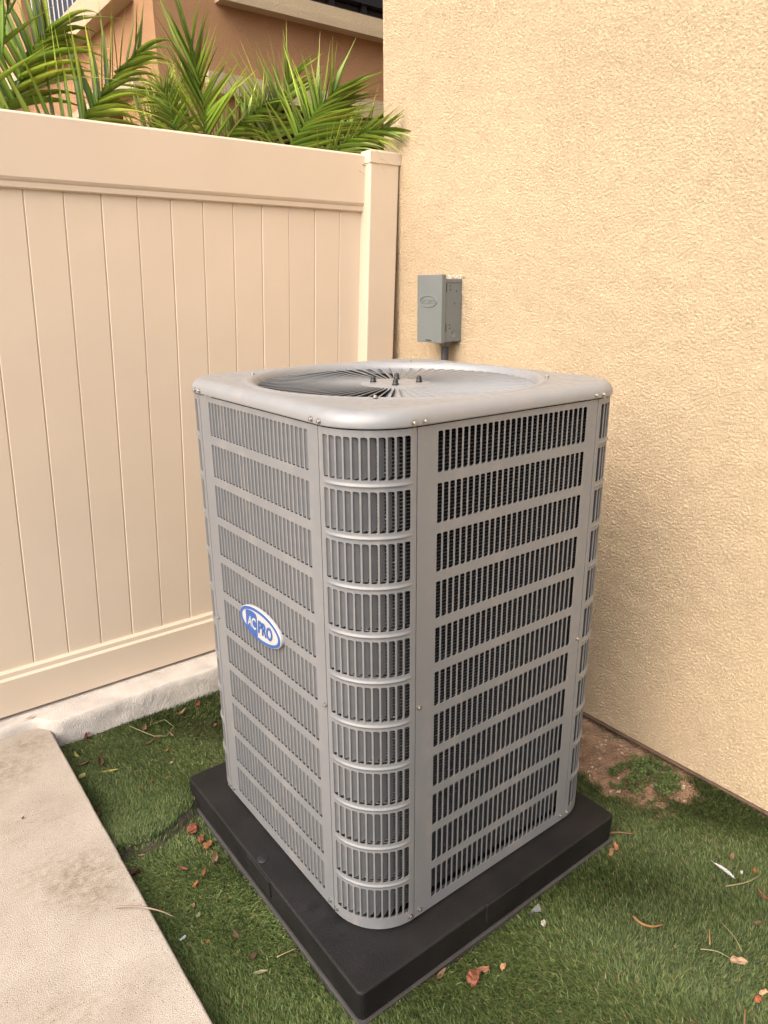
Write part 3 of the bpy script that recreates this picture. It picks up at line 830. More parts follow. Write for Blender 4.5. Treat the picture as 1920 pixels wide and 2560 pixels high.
for k in range(4):
    add_screw(map_side, .016, 1.3200, k, O_); add_screw(map_side, SIDE_L-.016, 1.3200, k, O_)
    add_screw(map_corner, .012, 1.3195, k, O_); add_screw(map_corner, CORN_L-.012, 1.3195, k, O_)
    add_screw(map_side, .018, .1075, k); add_screw(map_side, SIDE_L-.018, .1075, k)
    add_screw(map_corner, .011, .104, k); add_screw(map_corner, CORN_L-.011, .104, k)
    add_screw(map_side, .010, .68, k); add_screw(map_side, SIDE_L-.007, .672, k)
for a in (45, 135, 225, 315):
    m = Matrix.Translation((.386*math.cos(R(a)), .386*math.sin(R(a)), ztop+.0035-HS)) ; ap('screw', screw, None, m)

# badge on the left face
def text_mesh(body, size, xscale=1.0, shear=0.0, depth=.001, m=None, name='lettering', bold=0.0):
    cu = bpy.data.curves.new('txt', 'FONT'); cu.body = body; cu.size = size; cu.extrude = depth; cu.shear = shear
    cu.align_x = 'CENTER'; cu.align_y = 'CENTER'; cu.offset = bold; cu.resolution_u = 4
    o = bpy.data.objects.new('txt', cu); COL.objects.link(o)
    dg = bpy.context.evaluated_depsgraph_get(); dg.update()
    me = bpy.data.meshes.new_from_object(o.evaluated_get(dg)); me.name = name
    bpy.data.objects.remove(o); bpy.data.curves.remove(cu)
    for v in me.vertices: v.co.x *= xscale
    me.materials.clear()
    if m: me.materials.append(m)
    return me
def ellipse_plate(name, a, b, z0, z1, m, hole=None, n=64, rnd=.0):
    V, F = [], []
    outer = [(a, b, z0), (a, b, z1-rnd), (a-rnd, b-rnd, z1)]
    if hole: outer.append((hole[0], hole[1], z1)); outer.append((hole[0], hole[1], z0))
    for A, B, z in outer:
        for i in range(n):
            t = 2*math.pi*i/n; V.append((A*math.cos(t), B*math.sin(t), z))
    for j in range(len(outer)-1):
        for i in range(n): F.append((j*n+i, j*n+(i+1) % n, (j+1)*n+(i+1) % n, (j+1)*n+i))
    if not hole: F.append(tuple((len(outer)-1)*n+i for i in range(n)))
    return mesh(name, V, F, m)
bm4 = Matrix(((0, 0, -.96, -HALF-.0005), (-.96, 0, 0, .433-HALF), (0, .96, 0, .7575-HS), (0, 0, 0, 1)))   # local x -> -y, y -> z, z -> -x
badge = ap('badge', ellipse_plate('badge', .1125, .047, 0, .0085, M['white'], rnd=.0015), None, bm4)
put('badge_ring', ellipse_plate('badge_ring', .1095, .0445, .0080, .0093, M['blue'], hole=(.0985, .0365)), badge)
V = []
outl = [(-.084, -.024), (-.014, -.034), (-.014, .018)] + [(-.026+.012*math.cos(R(t)), .020+.012*math.sin(R(t))) for t in (10, 30, 50, 70, 90)] + [(-.066, .032), (-.076, .026), (-.084, .018)]
outl = [(-.074, -.0235), (-.062, -.0285), (-.040, -.0325), (-.013, -.0345), (-.013, .016)] + [(-.025+.012*math.cos(R(t)), .018+.012*math.sin(R(t))) for t in (15, 40, 65, 90)] + [(-.040, .0300), (-.062, .0270), (-.074, .0225)]
k = len(outl)
V = [(x, y, .0082) for x, y in outl]+[(x, y, .0098) for x, y in outl]
F = [tuple(range(k, 2*k))]+[(i, (i+1) % k, k+(i+1) % k, k+i) for i in range(k)]
put('badge_block', mesh('badge_block', V, F, M['blue']), badge)
def letters(body, size, xs_, x, y, z, m, sh, bold):
    o = put('lettering', text_mesh(body, size, xs_, sh, .0008, m, bold=bold), badge, (x, y, z)); return o
letters('A', .042, .80, -.0525, -.004, .0100, M['white'], .18, .0004)
letters('C', .046, .80, -.0295, -.004, .0100, M['white'], .08, .0006)
letters('PRO', .050, .80, .0300, -.003, .0095, M['blue'], .10, .0012)

# ------------------------------------------------------------------ disconnect box on the wall
bxo = Vector((XW, 1.195, 1.485))
db = thing('disconnect_box', bxo, 'grey metal electrical disconnect box on the cream stucco wall', 'electrical box')
def dbp(name, me, parent=None, loc=(0, 0, 0)): return put(name, me, parent or db, loc)
# local: -x out of the wall, y along wall (+y = left in photo)
BD, BW, BH = .100, .070, .127
dbp('back_box', bev_box('back_box', -BD, -.001, -BW, BW, -BH, BH-.012, M['boxgrey'], .003, 2))
V, F = [], []
cov = bev_box('cover', -BD-.014, -BD+.010, -BW-.003, BW+.005, -BH-.004, BH+.004, M['boxgrey'], .003, 2)
cover = dbp('cover', cov)
bme = Matrix(((0, 0, -1, -BD-.0135), (-1, 0, 0, .005), (0, 1, 0, .030), (0, 0, 0, 1)))
em = put('emblem', ellipse_plate('emblem', .052, .0235, 0, .0026, M['boxgrey'], hole=(.0485, .0200), rnd=.0008), cover, mw=bme)
put('lettering', text_mesh('AC PRO', .024, 1.0, .1, .0018, M['boxgrey'], bold=.0004), em, (0, -.001, .0002))
put('latch', bev_box('latch', -BD-.0165, -BD-.012, -.015, .019, -BH+.004, -BH+.008, M['boxdark'], .001, 1), cover)
V, F = [], []
for (x0, x1, z0, z1) in ((-BD+.0125, -BD+.0155, .065, .097), (-BD+.0125, -BD+.0155, -.087, -.055)):
    dbp('hinge_slot', bev_box('hinge_slot', x0, x1, -BW-.0012, -BW+.001, z0, z1, M['boxdark'], .0004, 1))
rv = lathe('rivet', [(.0028, 0), (.0028, .0008), (.0016, .0014), (0, .0015)], M['boxdark'], 10)
for (x_, z_) in ((-.066, .088), (-.066, .074), (-.066, -.060), (-.066, -.074), (-.033, .068), (-.042, .022)):
    put('rivet', rv, db, (x_, -BW, z_), (R(90), 0, 0))
ko = lathe('knockout', [(.017, -.0005), (.017, .0006), (.0155, .0008), (.0145, .0002), (.0, .0002)], M['boxgrey'], 24)
put('knockout', ko, db, (-.045, -BW, -.096), (R(90), 0, 0))
dbp('seam_strip', bev_box('seam_strip', -BD+.011, -.003, -BW-.001, -BW+.002, .099, .1006, M['boxdark'], .0003, 1))
cz0 = -BH
pr = []
z = -.62
while z < -.022:
    pr += [(.0145, z), (.0160, z+.002), (.0160, z+.0045), (.0145, z+.0062)]; z += .0075
dbp('conduit', lathe('conduit', pr, M['conduit'], 16), None, (-.045, -.022, cz0+.001))
dbp('fitting', lathe('fitting', [(.019, -.020), (.0205, -.018), (.0205, -.006), (.024, -.005), (.024, .0), (.01, .0)], M['boxgrey'], 16), None, (-.045, -.022, cz0))
# crumbly mortar patch around the box
V, F = [], []
bmx = bmesh.new()
for (y_, z_, s_) in [(-.075+.01*i, BH-.008+random.uniform(-.004, .008), random.uniform(.006, .013)) for i in range(9)] + [(-.070+random.uniform(-.006, .006), BH-.02-.022*i, random.uniform(.005, .009)) for i in range(4)] + [(.06-.012*i, -BH-.004+random.uniform(-.008, .004), random.uniform(.005, .010)) for i in range(11)]:
    r_ = bmesh.ops.create_icosphere(bmx, subdivisions=1, radius=s_)
    for v in r_['verts']: v.co = Vector((v.co.x*.5+random.uniform(-.001, .001), v.co.y*1.2+y_+random.uniform(-.002, .002), v.co.z+z_+random.uniform(-.002, .002)))
dbp('mortar', frombm('mortar', bmx, mat('mortar', (.42, .34, .26), .95, bump=(150, .8, .005), var=(60, .25))))

# ------------------------------------------------------------------ palms behind the fence
FR = {"F0": [[-0.231, 1.75, 2.051], [-0.164, 1.762, 2.209], [-0.116, 1.775, 2.32], [-0.074, 1.788, 2.43], [-0.031, 1.8, 2.551]], "F1": [[-0.15, 1.85, 2.087], [-0.096, 1.88, 2.163], [-0.033, 1.91, 2.267], [0.005, 1.94, 2.323], [0.037, 1.97, 2.365], [0.092, 2.0, 2.436]], "F2": [[-0.031, 1.78, 1.979], [0.055, 1.817, 2.067], [0.147, 1.853, 2.151], [0.195, 1.89, 2.199], [0.262, 1.927, 2.276], [0.337, 1.963, 2.349], [0.419, 2.0, 2.427]], "F3": [[0.604, 1.78, 2.019], [0.584, 1.8, 2.134], [0.593, 1.82, 2.206], [0.593, 1.84, 2.271], [0.592, 1.86, 2.331], [0.593, 1.88, 2.372], [0.596, 1.9, 2.453]], "F4": [[0.871, 2.1, 2.063], [0.975, 2.133, 2.174], [1.049, 2.167, 2.244], [1.103, 2.2, 2.31], [1.16, 2.233, 2.387], [1.217, 2.267, 2.448], [1.268, 2.3, 2.512]], "F5": [[0.853, 1.75, 2.006], [0.95, 1.767, 2.13], [1.013, 1.783, 2.189], [1.057, 1.8, 2.231], [1.096, 1.817, 2.268], [1.141, 1.833, 2.304], [1.226, 1.85, 2.372]], "F6": [[1.195, 1.95, 2.039], [1.288, 1.988, 2.126], [1.384, 2.025, 2.208], [1.481, 2.062, 2.275], [1.594, 2.1, 2.333]], "F7": [[0.898, 2.15, 2.088], [0.814, 2.2, 2.2], [0.713, 2.25, 2.292], [0.647, 2.3, 2.347], [0.582, 2.35, 2.393]], "F8": [[0.423, 2.2, 2.054], [0.506, 2.25, 2.183], [0.587, 2.3, 2.285], [0.69, 2.35, 2.393], [0.794, 2.4, 2.488]], "F9": [[0.493, 1.95, 2.016], [0.536, 1.988, 2.126], [0.55, 2.025, 2.206], [0.555, 2.062, 2.278], [0.551, 2.1, 2.342]], "F10": [[0.599, 2.0, 2.015], [0.779, 2.05, 2.175], [0.885, 2.1, 2.256], [0.994, 2.15, 2.325], [1.086, 2.2, 2.385]], "F11": [[1.007, 1.72, 2.015], [1.06, 1.675, 2.082], [1.131, 1.63, 2.143], [1.2, 1.585, 2.173], [1.26, 1.54, 2.187]]}
def leaflet_mesh(name, droop, bend_at, young):
    V, F, Cc = [], [], []
    ns = 9
    px, pz, ang = 0.0, 0.0, 0.0
    for i in range(ns):
        t = i/(ns-1)
        wdt = (.55+1.0*math.sin(math.pi*min(1, t*1.25+.12))**.8)*(1-t)**.55 if t < 1 else 0.0
        wdt = max(wdt*.5, .012)
        fold = .35*(1-.5*t)
        V += [(px, -wdt, pz+wdt*fold*.35), (px, 0, pz), (px, wdt, pz+wdt*fold*.35)]
        g = np.array((.165, .255, .040)); y_ = np.array((.36, .42, .07)); d_ = np.array((.17, .09, .03))
        c = g*(1-t)+y_*t*(.8 if not young else 1.2) if t < .9 else d_
        c = c*(1.25 if young else 1.0)
        for q in (1.05, .82, 1.05): Cc.append((*(c*q), 1))
        ang = droop*max(0, (t-bend_at)/(1-bend_at))**1.3
        px += math.cos(ang)/(ns-1); pz -= math.sin(ang)/(ns-1)
    for i in range(ns-1):
        for j in range(2): F.append((i*3+j, i*3+j+1, (i+1)*3+j+1, (i+1)*3+j))
    me = mesh(name, V, F, M['palm'], True); set_tint(me, Cc); return me
# unit length in x, half-width 0.5..1 in y: scaled per leaflet
LM = {d: [leaflet_mesh('leaflet', d*.9, .1, 0), leaflet_mesh('leaflet', d*1.1, .25, 0), leaflet_mesh('leaflet', d, .2, 1)] for d in (0.12, .5, 1.1, 1.7)}
def catmull(P, n):
    P = [Vector(p) for p in P]; out = []
    for i in range(n):
        t = i/(n-1)*(len(P)-1); k = min(int(t), len(P)-2); u = t-k
        a, b, c, d = P[max(k-1, 0)], P[k], P[k+1], P[min(k+2, len(P)-1)]
        out.append(.5*((2*b)+(c-a)*u+(2*a-5*b+4*c-d)*u*u+(3*b-a-3*c+d)*u**3))
    return out
CAMP = Vector((-0.75, -1.05, 1.57))
def frond(palm, key, nL, nR, L, Rr, wd=.0085, t0=.12, out=.25, young=.25):
    nL, nR = int(nL*1.37), int(nR*1.37)
    """L, Rr: (angle at base, angle at tip, length at base, length at tip, droop key) in the frond's own plane"""
    P = catmull(FR[key], 24)
    po = palm.location
    root_ = Vector((P[0].x*.5+po.x*.5, P[0].y*.6+po.y*.4, 1.35))
    full = [Vector((po.x, po.y, .75)), root_] + P
    rads = [.011, .009]+[.0062*(1-.8*i/23) for i in range(24)]
    fr_ = put('frond', tube('frond', [p-po for p in full], rads, M['rachis'], 6), palm)
    chord = (P[-1]-P[0]).normalized()
    face = (CAMP-P[12]); face = (face-chord*face.dot(chord)).normalized()
    face = (face+Vector((random.uniform(-.3, .3), 0, random.uniform(-.1, .3)))).normalized()
    for side, n_, sp in ((1, nL, L), (-1, nR, Rr)):
        if not n_: continue
        for i in range(n_):
            t = t0+(1-t0)*(i+random.uniform(.1, .9))/n_; k = min(int(t*23), 22)
            p = P[k].lerp(P[k+1], t*23-k); tg = (P[min(k+2, 23)]-P[max(k-1, 0)]).normalized()
            lat = face.cross(tg).normalized()*side      # side=+1 is the left of the stem as seen by the viewer
            u = (t-t0)/(1-t0)
            an = R(sp[0]+(sp[1]-sp[0])*u+random.uniform(-7, 7)); ln = (sp[2]+(sp[3]-sp[2])*u)*random.uniform(.82, 1.12)
            d = (tg*math.cos(an)+lat*math.sin(an)+face*random.uniform(-out*.4, out)).normalized()
            zax = face*(1 if random.random() < .8 else -.4)+Vector((0, 0, .75 if d.z < .75 else .1)) + lat*random.uniform(-.4, .4)
            zax = (zax-d*zax.dot(d)).normalized(); yax = zax.cross(d)
            wv = wd*random.uniform(.30, .54)
            m = Matrix((d*ln, yax*wv, zax*ln)).transposed().to_4x4(); m.translation = p-po
            dk = sp[4] if random.random() < .8 else min(LM, key=lambda q: abs(q-sp[4]*random.uniform(.4, 1.6)))
            me = LM[dk][2 if random.random() < young else random.randrange(2)]
            put('leaflet', me, fr_, mw=m)
    return fr_
def palm_thing(loc, label):
    p = thing('palm', loc, label, 'palm', 'palms behind the fence')
    p_ = put('trunk', tube('trunk', [(0, 0, -.05), (.01, 0, .3), (0, .01, .6), (0, 0, .9)], [.06, .055, .05, .03], M['pitch'], 10), p)
    return p
pa = palm_thing((.05, 1.95, 0), 'leftmost palm with long arching fronds above the left fence rail')
frond(pa, 'F0', 12, 3, (25, 15, .42, .30, .12), (22, 15, .36, .30, .12), .0085)
frond(pa, 'F1', 17, 17, (58, 28, .42, .36, .12), (36, 12, .44, .36, 1.1), .0088, out=.12)
frond(pa, 'F2', 18, 22, (52, 20, .48, .34, .12), (28, 12, .38, .30, 1.1), .0080, t0=.0, out=.12)
pb = palm_thing((.60, 2.1, 0), 'middle palm with a tall upright frond in front of the building corner')
frond(pb, 'F3', 20, 20, (24, 10, .42, .38, .12), (50, 18, .32, .24, .12), .0095, t0=.05, out=.12)
frond(pb, 'F7', 20, 20, (50, 25, .24, .2, .5), (45, 25, .24, .18, .5), .0065, out=.5, young=.5)
frond(pb, 'F8', 20, 20, (50, 25, .26, .2, .5), (45, 25, .26, .18, .5), .0065, out=.5, young=.5)
frond(pb, 'F9', 20, 20, (60, 30, .22, .16, 1.1), (55, 30, .24, .16, .5), .0065, out=.5, young=.5)
pc = palm_thing((1.0, 2.0, 0), 'rightmost palm with spiky fan fronds beside the fence post')
frond(pc, 'F4', 18, 16, (56, 18, .46, .38, .12), (32, 14, .38, .30, .12), .0090, t0=.05, out=.12)
frond(pc, 'F5', 22, 30, (62, 22, .30, .38, .12), (40, 12, .46, .34, .12), .0075, t0=.02, out=.15)
frond(pc, 'F6', 18, 26, (45, 22, .30, .26, .12), (26, 10, .36, .28, .5), .0055, t0=.02)
frond(pc, 'F10', 20, 20, (50, 22, .26, .2, .12), (45, 22, .26, .2, .5), .0065, out=.4)
frond(pc, 'F11', 20, 24, (50, 20, .20, .16, .12), (42, 18, .26, .2, 1.1), .0055, t0=.0, out=.4)

# ------------------------------------------------------------------ turf blades
def turf(n_try, box, seed, zfun, name, density_mask):
    r = np.random.default_rng(seed)
    x = r.uniform(box[0], box[1], n_try); y = r.uniform(box[2], box[3], n_try)
    keep = density_mask(x, y, r)
    x, y = x[keep], y[keep]; n = len(x)
    z = zfun(x, y)
    # flow of the pile: smooth field of lean directions
    fa = 2.3+1.3*np.sin(x*4.1+1.0)+1.1*np.sin(y*5.3+x*2.0)+.7*np.sin(x*13+y*9)
    ang = fa+r.normal(0, .75, n)
    lean = np.clip(.75+.28*np.sin(x*9+y*7)+r.normal(0, .28, n), .1, 1.5)
    ln = r.uniform(.014, .029, n)*(1+.18*np.sin(x*11)*np.cos(y*8))
    wd = r.uniform(.0011, .0018, n)
    dx, dy = np.cos(ang), np.sin(ang); px, py = -dy, dx
    tw = r.uniform(-1.2, 1.2, n); qx, qy = px*np.cos(tw)+dx*np.sin(tw)*.6, py*np.cos(tw)+dy*np.sin(tw)*.6
    ks = [0, .55, 1.0]
    P = np.zeros((n, 5, 3), np.float32)
    for i, t in enumerate(ks):
        th = lean*(.45+.75*t); hx = ln*t*np.sin(th); hz_ = ln*t*np.cos(th)*.95
        cx, cy, cz = x+dx*hx, y+dy*hx, z+hz_
        wv = wd*(1-.35*t)
        if i < 2:
            P[:, 2*i] = np.stack([cx-qx*wv, cy-qy*wv, cz], 1); P[:, 2*i+1] = np.stack([cx+qx*wv, cy+qy*wv, cz], 1)
        else: P[:, 4] = np.stack([cx, cy, cz], 1)
    base = np.arange(n)[:, None]*5
    quads = base+np.array([[0, 1, 3, 2]])
    tris = base+np.array([[2, 3, 4]])
    me = bpy.data.meshes.new(name)
    me.vertices.add(n*5); me.vertices.foreach_set('co', P.reshape(-1))
    nl = quads.size+tris.size
    me.loops.add(nl); me.loops.foreach_set('vertex_index', np.concatenate([quads.ravel(), tris.ravel()]).astype(np.int32))
    npoly = len(quads)+len(tris)
    me.polygons.add(npoly)
    st = np.concatenate([np.arange(len(quads))*4, quads.size+np.arange(len(tris))*3]).astype(np.int32)
    me.polygons.foreach_set('loop_start', st)
    me.update(calc_edges=True)
    # blade colours: several yarn tones, some dry ones
    g1 = np.array([.070, .100, .030]); g2 = np.array([.110, .143, .048]); g3 = np.array([.032, .051, .017]); g4 = np.array([.20, .155, .075])
    pick = r.random(n); c = np.where((pick < .42)[:, None], g1, np.where((pick < .72)[:, None], g2, np.where((pick < .965)[:, None], g3, g4)))
    c = c*r.uniform(.8, 1.25, n)[:, None]
    # tone factor by place: brighter beside the walk, duller towards the house
    roll = 1.0+.28/(1+np.exp((x+.04)/.03))-.20/(1+np.exp(-(x-.62-.25*y+.05*np.sin(y*17))/.05)) + .10*np.sin(x*8.3+1.7)*np.sin(y*7.1+.4)
    roll = np.where((x < -.03) & (y > np.interp(x, [e_[0] for e_ in EDGE], [e_[1] for e_ in EDGE])), roll*.80, roll)
    c = c*roll[:, None]*1.2
    col = np.ones((n, 5, 4), np.float32)
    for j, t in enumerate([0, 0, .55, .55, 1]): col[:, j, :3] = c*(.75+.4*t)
    a = me.color_attributes.new('tint', 'FLOAT_COLOR', 'POINT'); a.data.foreach_set('color', col.reshape(-1))
    me.materials.append(M['grass'])
    o = put(name, me); tag(o, kind='stuff'); return o, n
def not_pad(x, y, g=.004): return ~((x > SX0-g) & (x < SX1+g) & (y > SY0-g) & (y < SY1+g))
def zt(x, y): return GZ-.002+ridge(x, y)+soil_h(x, y)*.4
def hidden(x, y):    # behind the unit, out of sight: thinner
    return (x > .05) & (y > .86)
def mask_main(x, y, r):
    jx, jy = x+r.normal(0, .022, len(x))+.022*np.sin(y*31)+.02*np.sin(y*83+x*40), y+r.normal(0, .022, len(x))+.026*np.sin(x*37)+.02*np.sin(x*91+1)
    m = not_pad(x, y) & ~inpoly(jx, jy, DIRT) & (x > -.349)
    m &= ~(hidden(x, y) & (r.random(len(x)) < .6))
    ex = np.array([e_[0] for e_ in EDGE]); ey = np.array([e_[1] for e_ in EDGE])
    dd = np.interp(x, ex, ey)-y
    m &= ~((x < -.05) & (dd > .0) & (dd < .004))                       # bare line in front of the loose end
    m &= ~((x > -.16) & (x < -.07) & (y > .62) & (y < .80) & (r.random(len(x)) < .75))   # worn spot by the pad
    m &= ~((x < -.345) & (r.random(len(x)) < .6))
    return m
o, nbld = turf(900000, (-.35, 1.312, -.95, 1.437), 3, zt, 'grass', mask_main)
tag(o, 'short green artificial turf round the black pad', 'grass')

# ------------------------------------------------------------------ clover weed on the bare soil
CL = [[1.068, 0.13], [1.16, 0.14], [1.249, 0.113], [1.305, 0.055], [1.284, -0.038], [1.224, -0.07], [1.165, -0.048], [1.114, -0.008], [1.071, 0.038]]
def leaf_cluster(name, poly, n, size, seed, hmax):
    r = random.Random(seed); V, F, Cc = [], [], []
    xs_ = [p[0] for p in poly]; ys_ = [p[1] for p in poly]
    cnt = 0
    cxm, cym = sum(xs_)/len(xs_), sum(ys_)/len(ys_)
    while cnt < n:
        x_, y_ = r.uniform(min(xs_), max(xs_)), r.uniform(min(ys_), max(ys_))
        x_ += r.gauss(0, .008); y_ += r.gauss(0, .008)
        if not inpoly(np.array([x_]), np.array([y_]), poly)[0] and r.random() > .12: continue
        if noise.noise((x_*18, y_*18, 4)) < -.18: continue
        cnt += 1
        dd = math.hypot(x_-cxm, y_-cym)
        hz_ = GZ-.008+max(.006, hmax*(1-dd/.16))*r.uniform(.4, 1.1)
        s_ = size*r.uniform(.6, 1.3); a0 = r.uniform(0, 6.3); tilt = Vector((r.gauss(0, .4), r.gauss(0, .4), 1)).normalized()
        q = tilt.to_track_quat('Z', 'Y')
        c0 = r.choice([(.060, .095, .028), (.080, .12, .034), (.10, .135, .04), (.045, .075, .024)])
        for k in range(3):
            a = a0+k*2.094; o = len(V)
            for (rr, da, zz_) in ((.05, 0, 0), (.55, -.5, .05), (.95, -.36, -.02), (.86, 0, .0), (.95, .36, -.02), (.55, .5, .05)):
                p = q @ Vector((rr*s_*math.cos(a+da), rr*s_*math.sin(a+da), zz_*s_)); V.append((x_+p.x, y_+p.y, hz_+p.z)); Cc.append((*[u*r.uniform(.9, 1.1) for u in c0], 1))
            F += [(o, o+1, o+2, o+3), (o, o+3, o+4, o+5)]
    me = mesh(name, V, F, M['weed'], True); set_tint(me, Cc); return me
wd_ = put('clover_patch', leaf_cluster('clover_patch', CL, 520, .0105, 5, .034))
tag(wd_, 'low green clover weed spreading on bare soil beside the house wall', 'weed', kind='stuff')

# pebbles of the bare soil
V, F = [], []
bmx = bmesh.new()
for k in range(420):
    x_, y_ = random.uniform(.93, 1.31), random.uniform(-.16, .75)
    if not inpoly(np.array([x_]), np.array([y_]), DIRT)[0]: continue
    r_ = bmesh.ops.create_icosphere(bmx, subdivisions=1, radius=random.choice([.0015, .002, .003, .004, .006]))
    sx_, sy_, sz_ = random.uniform(.7, 1.5), random.uniform(.7, 1.3), random.uniform(.4, .8)
    for v in r_['verts']: v.co = Vector((v.co.x*sx_+x_, v.co.y*sy_+y_, v.co.z*sz_+GZ-.011))
tag(put('soil_crumbs', frombm('soil_crumbs', bmx, mat('soil_crumb', (.40, .29, .20), .95, var=(90, .45)))), 'loose crumbs and grit on the bare brown soil by the wall', 'gravel', kind='stuff')

# ------------------------------------------------------------------ litter: leaves, chips, twigs
RED, TAN, BRN, YEL, ORG, PAL = (.20, .065, .042), (.23, .15, .09), (.11, .065, .042), (.28, .25, .075), (.25, .105, .045), (.34, .26, .18)
PT = {"a": [-0.244, 1.412], "b": [0.168, 1.366], "c": [0.091, 1.344], "d": [-0.059, 1.331], "e": [-0.037, 1.249], "f": [-0.073, 1.24], "g": [0.007, 1.237], "h": [0.163, 1.199], "i": [-0.041, 1.156], "j": [-0.303, 1.331], "k": [-0.239, 1.161], "l": [-0.249, 1.221], "m": [-0.3, 1.255], "n": [-0.321, 1.198], "o": [-0.174, 1.107], "p": [-0.151, 1.017], "q": [-0.187, 1.015], "r": [-0.101, 1.004], "s": [-0.059, 1.074], "t": [-0.125, 0.733], "u": [-0.125, 0.677], "v": [-0.117, 0.644], "w": [-0.214, 0.599], "x": [-0.172, 0.546], "y": [-0.207, 0.526], "z": [-0.29, 0.723], "aa": [-0.331, 0.664], "ab": [-0.128, 0.568], "ad": [-0.191, 0.311], "ae": [-0.193, 0.176], "af": [-0.257, 0.335], "ag": [-0.24, 0.464], "ah": [-0.242, 0.425], "ai": [-0.303, 0.384], "aj": [-0.122, 0.184], "ak": [-0.188, 0.224], "al": [-0.336, 0.964], "ba": [0.978, -0.348], "bb": [0.664, -0.317], "bc": [0.743, -0.513], "bd": [0.683, -0.59], "be": [0.71, -0.59], "bf": [0.595, -0.602], "bg": [1.054, -0.335], "bh": [0.99, -0.407], "bi": [0.99, -0.454], "bj": [0.886, -0.49], "bk": [1.023, -0.379], "bl": [1.054, -0.401], "bm": [0.795, -0.476], "bn": [0.721, -0.469], "bo": [0.751, -0.435], "bp": [0.453, -0.15], "bq": [0.201, -0.15], "br": [0.237, -0.148], "bs": [0.28, -0.171], "bt": [0.144, -0.098], "bu": [0.454, -0.125], "bw": [0.826, -0.104], "bx": [0.878, -0.079], "by": [0.799, -0.109], "twigA": [-0.422, 0.518], "twigB": [-0.334, 0.446], "spot": [-0.535, 1.023], "flake": [-0.401, 1.512]}
def zsurf(x, y): return GZ + float(ridge(np.array([x]), np.array([y]))[0]) + .013
def leaf(key, col, ln, wd, rz, label, curl=.5, cat='leaf', name='dry_leaf', z=None, tip=.2, tilt=.15):
    x_, y_ = PT[key]; r = random.Random(key); V, F, Cc = [], [], []; ln *= .88; wd *= .85
    n = 9
    for i in range(n):
        t = i/(n-1); wv = wd*.5*math.sin(math.pi*min(1, t*.93+.05))**.75*(1-.25*t)
        for j, s_ in enumerate((-1, -.5, 0, .5, 1)):
            cz = curl*wd*.45*abs(s_)**1.5*(1-.3*math.sin(5*t+r.random())) + curl*ln*.22*(2*t-1)**2
            V.append(((t-.5)*ln, s_*wv+.06*ln*math.sin(3*t), cz+r.uniform(-.0004, .0004)))
            b = r.uniform(.75, 1.2)*(1-.25*(s_ == 0)); Cc.append((col[0]*b, col[1]*b, col[2]*b, 1))
    for i in range(n-1):
        for j in range(4): F.append((i*5+j, i*5+j+1, (i+1)*5+j+1, (i+1)*5+j))
    o = len(V)   # stalk
    V += [(-.5*ln-.22*ln, .0006, .001+curl*ln*.2), (-.5*ln-.22*ln, -.0006, .001+curl*ln*.2), (-.5*ln+.01*ln, -.0008, curl*ln*.22), (-.5*ln+.01*ln, .0008, curl*ln*.22)]
    Cc += [(col[0]*.6, col[1]*.6, col[2]*.6, 1)]*4; F.append((o, o+1, o+2, o+3))
    me = mesh(name, V, F, M['litter'], True); set_tint(me, Cc)
    ob = put(name, me, None, (x_, y_, (z if z is not None else zsurf(x_, y_))), (r.uniform(-tilt, tilt), r.uniform(-tilt, tilt), R(rz)))
    return tag(ob, label, cat, 'dry leaves on the turf' if cat == 'leaf' else None)
def chip(key, col, a, b, c, rz, label, cat='wood chip', name='wood_chip', z=None):
    x_, y_ = PT[key]; r = random.Random(key+'c'); r_off = r.uniform(0, 50); bm = bmesh.new(); bmesh.ops.create_cube(bm, size=1)
    bmesh.ops.subdivide_edges(bm, edges=bm.edges[:], cuts=3, use_grid_fill=True); a *= .85; b *= .85; c *= .9
    for v in bm.verts:
        k_ = Vector((v.co.x*a*(1-.25*abs(v.co.y)), v.co.y*b*(1-.5*abs(v.co.x)), v.co.z*c))
        q_ = noise.noise_vector(v.co*2.3+Vector((r_off, 0, 0))); v.co = k_+Vector((q_.x*a*.30+r.uniform(-1, 1)*a*.03, q_.y*b*.35+r.uniform(-1, 1)*b*.05, q_.z*c*.4+r.uniform(-1, 1)*c*.10))
    me = frombm(name, bm, M['litter']); cc = []
    for v in me.vertices:
        q = r.uniform(.7, 1.25); cc.append((col[0]*q, col[1]*q, col[2]*q, 1))
    set_tint(me, cc)
    ob = put(name, me, None, (x_, y_, (z if z is not None else zsurf(x_, y_))+c*.3), (r.uniform(-.2, .2), r.uniform(-.2, .2), R(rz)))
    return tag(ob, label, cat, {'wood chip': 'wood chips on the turf', 'bark': 'bark pieces by the pad'}.get(cat))
def twig(key, pts, rad, col, label, cat='twig', name='twig', z=None):
    x_, y_ = PT[key]; P = catmull(pts, 9)
    me = tube(name, P, [rad*(1-.5*i/8) for i in range(9)], M['litter'], 5)
    rr = random.Random(key); set_tint(me, [(*[c*.72*rr.uniform(.8, 1.2) for c in col], 1) for _ in me.vertices])
    return tag(put(name, me, None, (x_, y_, z if z is not None else zsurf(x_, y_)+.002)), label, cat, 'twigs on the turf' if cat == 'twig' else None)

